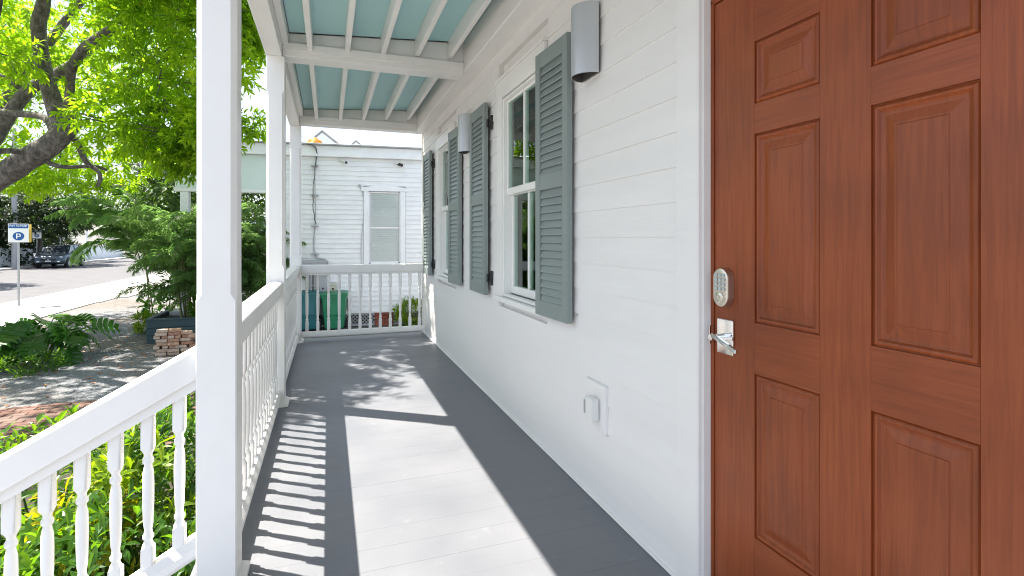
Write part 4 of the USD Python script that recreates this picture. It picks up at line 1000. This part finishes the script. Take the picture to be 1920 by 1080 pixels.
# leaves lying on the gravel
ft = np.random.default_rng(3); pts = np.stack([ft.uniform(-7, -1.5, 260), ft.uniform(7.5, 16, 260), np.full(260, ZG + .012)], 1); dd = ft.normal(0, 1, (260, 3)) * np.array([1, 1, .15])
obj(None, 'fallen_leaves', leaves(pts, dd, np.tile([0, 0, 1.], (260, 1)), ft.uniform(.05, .1, 260), .035), ORANGE_L, kind='stuff', label='scattered dry leaves lying on the gravel', cat='leaves')

# ------------------------------------------------------------------ street
def parking_sign(base, face, pw, ph, ztop, label, lettering=True, side=True):
    base = np.array(base); t = thing('parking_sign', label, 'sign', base)
    n = np.array([face[0], face[1], 0]); n = nrm(n); x = np.array([-n[1], n[0], 0])
    T = frame(base, x, (0, 0, 1), n)       # x across, y up, z towards the reader
    H_ = ztop - base[2]
    obj(t, 'pole', tube([base, base + np.array([0, 0, H_ - .02])], .03, 10), GALV, smooth=40)
    y0 = H_ - ph
    obj(t, 'panel', move(box(-pw / 2, pw / 2, y0, H_, .035, .041, .002), T), SIGN_W)
    if side: obj(t, 'rear_panel', move(box(-pw / 2 + .09, pw / 2 + .055, y0 - .0, H_ - .01, -.045, -.038, .002), T), SIGN_Y)
    obj(t, 'blue_band', move(box(-pw / 2 + .012, pw / 2 - .012, H_ - ph * .24, H_ - .012, .0412, .043, .0005), T), SIGN_B)
    cy = y0 + ph * .33; r = ph * .23
    obj(t, 'blue_disc', move(lathe([(r, .0412), (r, .0432)], 28, (0, 0, 0)), T @ frame((0, cy, 0), (1, 0, 0), (0, 1, 0), (0, 0, 1))), SIGN_B)
    if lettering:
        tm = meshkit.text_mesh('P', r * 1.15, .002, True); w = np.ptp(tm.vertices[:, 0]); tm.apply_translation([-w / 2 - tm.vertices[:, 0].min(), 0, 0])
        obj(t, 'letter', move(tm, T @ frame((0, cy - r * .57, .0434), (1, 0, 0), (0, 1, 0), (0, 0, 1))), SIGN_W)
        tm = meshkit.text_mesh('PAY TO PARK', ph * .10, .002, True); w = np.ptp(tm.vertices[:, 0]); tm.apply_scale([pw * .84 / w, 1, 1]); tm.apply_translation([-pw * .42 - tm.vertices[:, 0].min(), 0, 0])
        obj(t, 'lettering', move(tm, T @ frame((0, H_ - ph * .155, .0432), (1, 0, 0), (0, 1, 0), (0, 0, 1))), SIGN_W)
    return t
b = ground(35, 573, ZG + .03); parking_sign(b, (.35, -1), .47, .57, P(35, 420, 16.2)[2], 'blue and white pay to park sign on a pole on the near sidewalk')
b = np.array([-20.45, 47.0, ZG + .11]); b2 = P(69, 447, 38); parking_sign((b2[0], b2[1], ZG + .11), (.4, -1), .50, .58, P(69, 432, 38)[2], 'smaller far parking sign on a pole beside the parked car', side=False)
q = P(113, 470, 44); t = thing('back_of_sign', 'plain pole sign seen from behind beyond the parked car', 'sign', (q[0], q[1], ZG + .11))
z1 = P(113, 437, 44)[2]; obj(t, 'pole', tube([(q[0], q[1], ZG + .11), (q[0], q[1], z1)], .035, 8), GALV); obj(t, 'panel', box(q[0] - .2, q[0] + .3, q[1] - .05, q[1] - .04, z1 - .45, z1, .003), SIGN_W)
q = P(163, 490, 52); t = thing('street_pole', 'thin white street pole by the far end of the road', 'pole', (q[0], q[1], ZG))
obj(t, 'shaft', tube([(q[0], q[1], ZG), (q[0], q[1], P(163, 380, 52)[2])], .09, 10), SIGN_W, smooth=40); obj(t, 'base', tube([(q[0], q[1], ZG), (q[0], q[1], ZG + .3)], .16, 10), GALV)
q = ground(27, 504); t = thing('utility_pole', 'pale grey utility pole in front of the low street wall', 'pole', (q[0], q[1], ZG))
obj(t, 'shaft', tube([(q[0], q[1], ZG), (q[0], q[1], 9)], [.17, .12], 14), paint('weathered_pole', (.40, .40, .41), .8, .15), smooth=40); obj(t, 'crossarm', box(q[0] - .9, q[0] + .9, q[1] - .21, q[1] - .12, 8.2, 8.35), GALV)
t = thing('street_wall', 'low pale garden wall across the street', 'wall', (-21.9, 45, ZG))
for k in range(10): obj(t, 'panel', box(-22.0, -21.8, 30 + k * 4 + .01, 34 + k * 4 - .01, ZG, ZG + 1.35, .02), STREETWALL)
obj(t, 'coping', box(-22.05, -21.75, 30, 70, ZG + 1.351, ZG + 1.42, .02), STREETWALL)
# grey house behind the wall
t = thing('grey_house', 'grey house with dark windows behind the low street wall', 'house', (-27, 46, ZG))
obj(t, 'wall', [box(-32, -25.2, 34, 52, ZG, 4.6, 0)], GREYHOUSE); obj(t, 'roof', [bar((-33, 43, 4.4), (-28.6, 43, 6.4), 19, .15, bev=0), bar((-28.6, 43, 6.4), (-24.3, 43, 4.4), 19, .15, bev=0)], ROOFM)
for y in (36, 40, 44, 48):
    wd = obj(t, 'window', box(-25.19, -25.12, y, y + 1.1, .8, 2.6), SIGN_W); obj(wd, 'pane', box(-25.119, -25.10, y + .1, y + 1.0, .9, 2.5, 0), DARK)
obj(t, 'door', box(-25.19, -25.1, 50.2, 51.2, ZG + .1, 1.6), paint('dark_red_door', (.10, .03, .03)))
t = thing('white_house', 'white house at the far end of the street behind the palms', 'house', (-13, 84, ZG))
obj(t, 'wall', box(-24, -9, 88, 96, ZG, 4.2, 0), NEIGH); obj(t, 'roof', [bar((-25, 92, 4.0), (-16.5, 92, 6.8), 9, .15, bev=0), bar((-16.5, 92, 6.8), (-8, 92, 4.0), 9, .15, bev=0)], ROOFM)
for x in (-22, -19, -16, -13, -11):
    wd = obj(t, 'window', box(x, x + 1.1, 87.9, 87.99, .8, 2.6), SIGN_W); obj(wd, 'pane', box(x + .1, x + 1.0, 87.87, 87.899, .9, 2.5, 0), DARK)
t = thing('picket_fence', 'low white fence closing the far end of the street', 'fence', (-15, 80, ZG))
obj(t, 'rails', [box(-21, -8, 80, 80.05, ZG + .3, ZG + .38), box(-21, -8, 80, 80.05, ZG + .8, ZG + .88)], SIGN_W, kind='stuff')
obj(t, 'pickets', [box(x, x + .1, 79.95, 79.98, ZG, ZG + 1.05, .0) for x in np.arange(-21, -8, .16)], SIGN_W, kind='stuff')
# street trees
def street_tree(label, c, h, r, n, m=DARK_L, tr=.18, L=(.25, .4), low=.35, crown_z=None):
    t = thing('street_tree', label, 'tree', (c[0], c[1], ZG))
    obj(t, 'trunk', tube(spline([(c[0], c[1], ZG), (c[0] + .2, c[1], ZG + h * .3), (c[0], c[1] + .2, ZG + h * .7)], 10), np.linspace(tr, tr * .4, 10), 10), BARK, smooth=True)
    u = nrm(rng.normal(0, 1, (n, 3))) * rng.uniform(.2, 1, (n, 1)) ** .4
    p = np.array([c[0], c[1], ZG + h * (1 + low) / 2]) + u * np.array([r, r, h * (1 - low) / 2]); p = p[meshkit.fbm(p * .8 + 4, 3, 5) > .40]; 
    obj(t, 'crown', sprays(rng, p, nrm(p - np.array([c[0], c[1], ZG + h * .5])), 7, .4, L, .4), m, kind='stuff')
MID_L = leafmat('street_mid_leaf', [(.025, .06, .012), (.045, .10, .014), (.09, .15, .014)], .35)
rng = np.random.default_rng(51)
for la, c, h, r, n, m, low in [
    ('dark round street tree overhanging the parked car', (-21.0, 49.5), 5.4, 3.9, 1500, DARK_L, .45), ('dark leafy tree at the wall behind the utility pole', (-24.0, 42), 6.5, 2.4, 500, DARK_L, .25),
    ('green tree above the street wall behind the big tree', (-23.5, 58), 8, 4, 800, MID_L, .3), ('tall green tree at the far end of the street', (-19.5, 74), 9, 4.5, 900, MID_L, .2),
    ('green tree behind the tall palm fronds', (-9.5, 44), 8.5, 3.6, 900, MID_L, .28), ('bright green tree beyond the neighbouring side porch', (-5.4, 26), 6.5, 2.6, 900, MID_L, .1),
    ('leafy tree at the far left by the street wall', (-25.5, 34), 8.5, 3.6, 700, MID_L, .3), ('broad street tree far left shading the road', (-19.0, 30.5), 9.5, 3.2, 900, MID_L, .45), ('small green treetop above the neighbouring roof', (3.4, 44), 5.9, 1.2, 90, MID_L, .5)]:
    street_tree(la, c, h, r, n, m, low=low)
hd = thing('hedge', 'dark hedge and shade plants along the wall behind the parked car', 'hedge', (-21.5, 55, ZG))
u = nrm(rng.normal(0, 1, (900, 3))) * rng.uniform(.6, 1, (900, 1)); p = np.array([-22.6, 52, ZG + 1.0]) + u * np.array([1.0, 9, 1.7]); p[:, 2] = np.maximum(p[:, 2], ZG + .1)
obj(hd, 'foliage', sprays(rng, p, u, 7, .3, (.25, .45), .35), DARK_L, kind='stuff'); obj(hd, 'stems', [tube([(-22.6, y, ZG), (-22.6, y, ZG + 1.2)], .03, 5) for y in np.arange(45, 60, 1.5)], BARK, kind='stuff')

# parked car: nose towards the eye, on the far side of the street
CAR = paint('car_paint_grey_blue', (.07, .095, .11), .25, .03, 2, .0, metallic=.5)
CGLASS = mat('car_glass', {'p': ('principled_bsdf', {'base_color': (.02, .03, .04), 'roughness': .05, 'specular_ior_level': .9})})
LAMPM = mat('car_lamp', {'p': ('principled_bsdf', {'base_color': (.75, .78, .8), 'roughness': .1, 'metallic': .4})})
def car(c, rz, label):
    T = frame(c, (math.cos(rz), math.sin(rz), 0), (-math.sin(rz), math.cos(rz), 0), (0, 0, 1))
    t = thing('parked_car', label, 'car', c, rz)
    def ring(x, z0, z1, w0, w1, wt):
        pts = [(w0, z0), (w1, z0 + .12), (w1 + .01, (z0 + z1) / 2), (w1 - .02, z1 - .08), (wt, z1)]
        full = pts + [(-a, b) for a, b in pts[::-1]]
        return np.array([(x, a, b) for a, b in full])
    S = [(-2.24, .50, .80, .60, .72, .60), (-2.15, .36, .98, .78, .84, .74), (-1.6, .24, 1.05, .84, .92, .84), (-.4, .24, 1.05, .85, .93, .86), (.75, .24, 1.04, .85, .93, .85), (1.2, .24, 1.02, .84, .92, .80), (1.8, .26, .95, .82, .89, .72), (2.12, .32, .86, .76, .83, .64), (2.24, .40, .72, .62, .72, .56)]
    obj(t, 'body', move(loft([ring(*s) for s in S]), T), CAR, smooth=40)
    def cab(x, z, w): return [(x, w, z), (x, -w, z)]
    lo = [(-2.05, 1.0, .76), (1.18, 1.03, .80)]; hi = [(-1.62, 1.56, .60), (-1.1, 1.63, .62), (-.2, 1.64, .62), (.25, 1.58, .60)]
    pv = np.array([(-2.05, .76, .99), (1.22, .80, 1.02), (.25, .62, 1.56), (-1.6, .62, 1.56), (-2.05, -.76, .99), (1.22, -.80, 1.02), (.25, -.62, 1.56), (-1.6, -.62, 1.56)])
    hull = trimesh.convex.convex_hull(pv); obj(t, 'window', move(hull, T), CGLASS)
    rf = np.array([(.32, .60, 1.555), (.32, -.60, 1.555), (-1.66, .60, 1.555), (-1.66, -.60, 1.555), (.0, .56, 1.635), (.0, -.56, 1.635), (-1.4, .56, 1.64), (-1.4, -.56, 1.64)])
    obj(t, 'roof', move(trimesh.convex.convex_hull(rf), T), CAR)
    for s in (1, -1):
        for a, b in (((1.22, .815, 1.02), (.25, .635, 1.57)), ((-.35, .80, 1.03), (-.45, .632, 1.57)), ((-2.03, .775, 1.0), (-1.6, .635, 1.57))):
            obj(t, 'pillar', move(bar((a[0], a[1] * s, a[2]), (b[0], b[1] * s, b[2]), .07, .03), T), CAR)
        obj(t, 'mirror', move(box(.78, .92, s * .98 - .09, s * .98 + .09, 1.02, 1.16, .03), T), CAR)
        obj(t, 'headlight', move(box(2.02, 2.17, s * .60 - .17, s * .60 + .17, .72, .83, .03), T), LAMPM)
        obj(t, 'fog_light', move(box(2.20, 2.26, s * .58 - .08, s * .58 + .08, .44, .52, .015), T), LAMPM)
        for x in (1.40, -1.36):
            wh = obj(t, 'wheel', move(lathe([(.20, -.10), (.32, -.11), (.345, -.07), (.345, .07), (.32, .11), (.20, .10)], 28), T @ frame((x, s * .83, .345), (1, 0, 0), (0, 0, 1), (0, -1, 0))), RUBBER, smooth=40)
            obj(wh, 'rim', move(lathe([(.20, -.085), (.20, .112), (.05, .118), (.03, .10)] if s < 0 else [(.20, -.112), (.20, .085), (.05, .08), (.03, -.118)], 20), T @ frame((x, s * .83, .345), (1, 0, 0), (0, 0, 1), (0, -1, 0))), GALV, smooth=40)
            obj(t, 'wheel_arch', move(tube([(x + .42 * math.cos(q), s * .925, .345 + .42 * math.sin(q)) for q in np.linspace(0, math.pi, 13)], .025, 6), T), RUBBER)
    obj(t, 'grille', move(box(2.17, 2.265, -.42, .42, .55, .70, .02), T), BLACK); obj(t, 'air_intake', move(box(2.18, 2.262, -.40, .40, .36, .47, .02), T), BLACK)
    obj(t, 'plate', move(box(2.266, 2.275, -.16, .16, .48, .55, .002), T), SIGN_W); obj(t, 'badge', move(box(2.266, 2.274, -.05, .05, .63, .66, .004), T), CHROME)
    return t
G = ground(101, 504); car((G[0] - .75, G[1] + 2.9, ZG + .004), math.radians(-90 + 4), 'grey blue parked car facing the eye on the far side of the street')
# motor scooter beside it
G = ground(62, 502); c = np.array([G[0], G[1] + .4, ZG + .11]); T = frame(c, (.25, -.97, 0), (.97, .25, 0), (0, 0, 1))
t = thing('motorbike', 'dark motorbike parked at the wall left of the car', 'motorbike', c)
for x in (-.62, .62):
    wh = obj(t, 'wheel', move(lathe([(.22, -.04), (.30, -.05), (.31, 0), (.30, .05), (.22, .04)], 22), T @ frame((x, 0, .31), (1, 0, 0), (0, 0, 1), (0, -1, 0))), RUBBER, smooth=40); obj(wh, 'rim', move(lathe([(.21, -.02), (.22, 0), (.21, .02), (.04, .03), (.04, -.03)], 18), T @ frame((x, 0, .31), (1, 0, 0), (0, 0, 1), (0, -1, 0))), GALV)
obj(t, 'frame', move(join([tube([(-.62, 0, .31), (-.2, 0, .42), (.2, 0, .35), (.45, 0, .75)], .04, 8), tube([(.62, .06, .31), (.42, .06, .95)], .025, 8), tube([(.62, -.06, .31), (.42, -.06, .95)], .025, 8)]), T), GALV)
obj(t, 'engine', move(box(-.2, .22, -.14, .14, .28, .56, .05), T), BLACK); obj(t, 'tank', move(box(-.05, .38, -.13, .13, .62, .84, .07), T), BLACK); obj(t, 'seat', move(box(-.68, -.04, -.12, .12, .66, .76, .04), T), RUBBER)
obj(t, 'handlebar', move(tube([(.30, -.36, 1.0), (.42, -.2, 1.02), (.42, .2, 1.02), (.30, .36, 1.0)], .016, 7), T), BLACK); obj(t, 'headlight', move(lathe([(.05, -.08), (.09, 0), (.085, .02)], 14), T @ frame((.52, 0, .88), (0, 1, 0), (0, 0, 1), (1, 0, 0))), LAMPM)
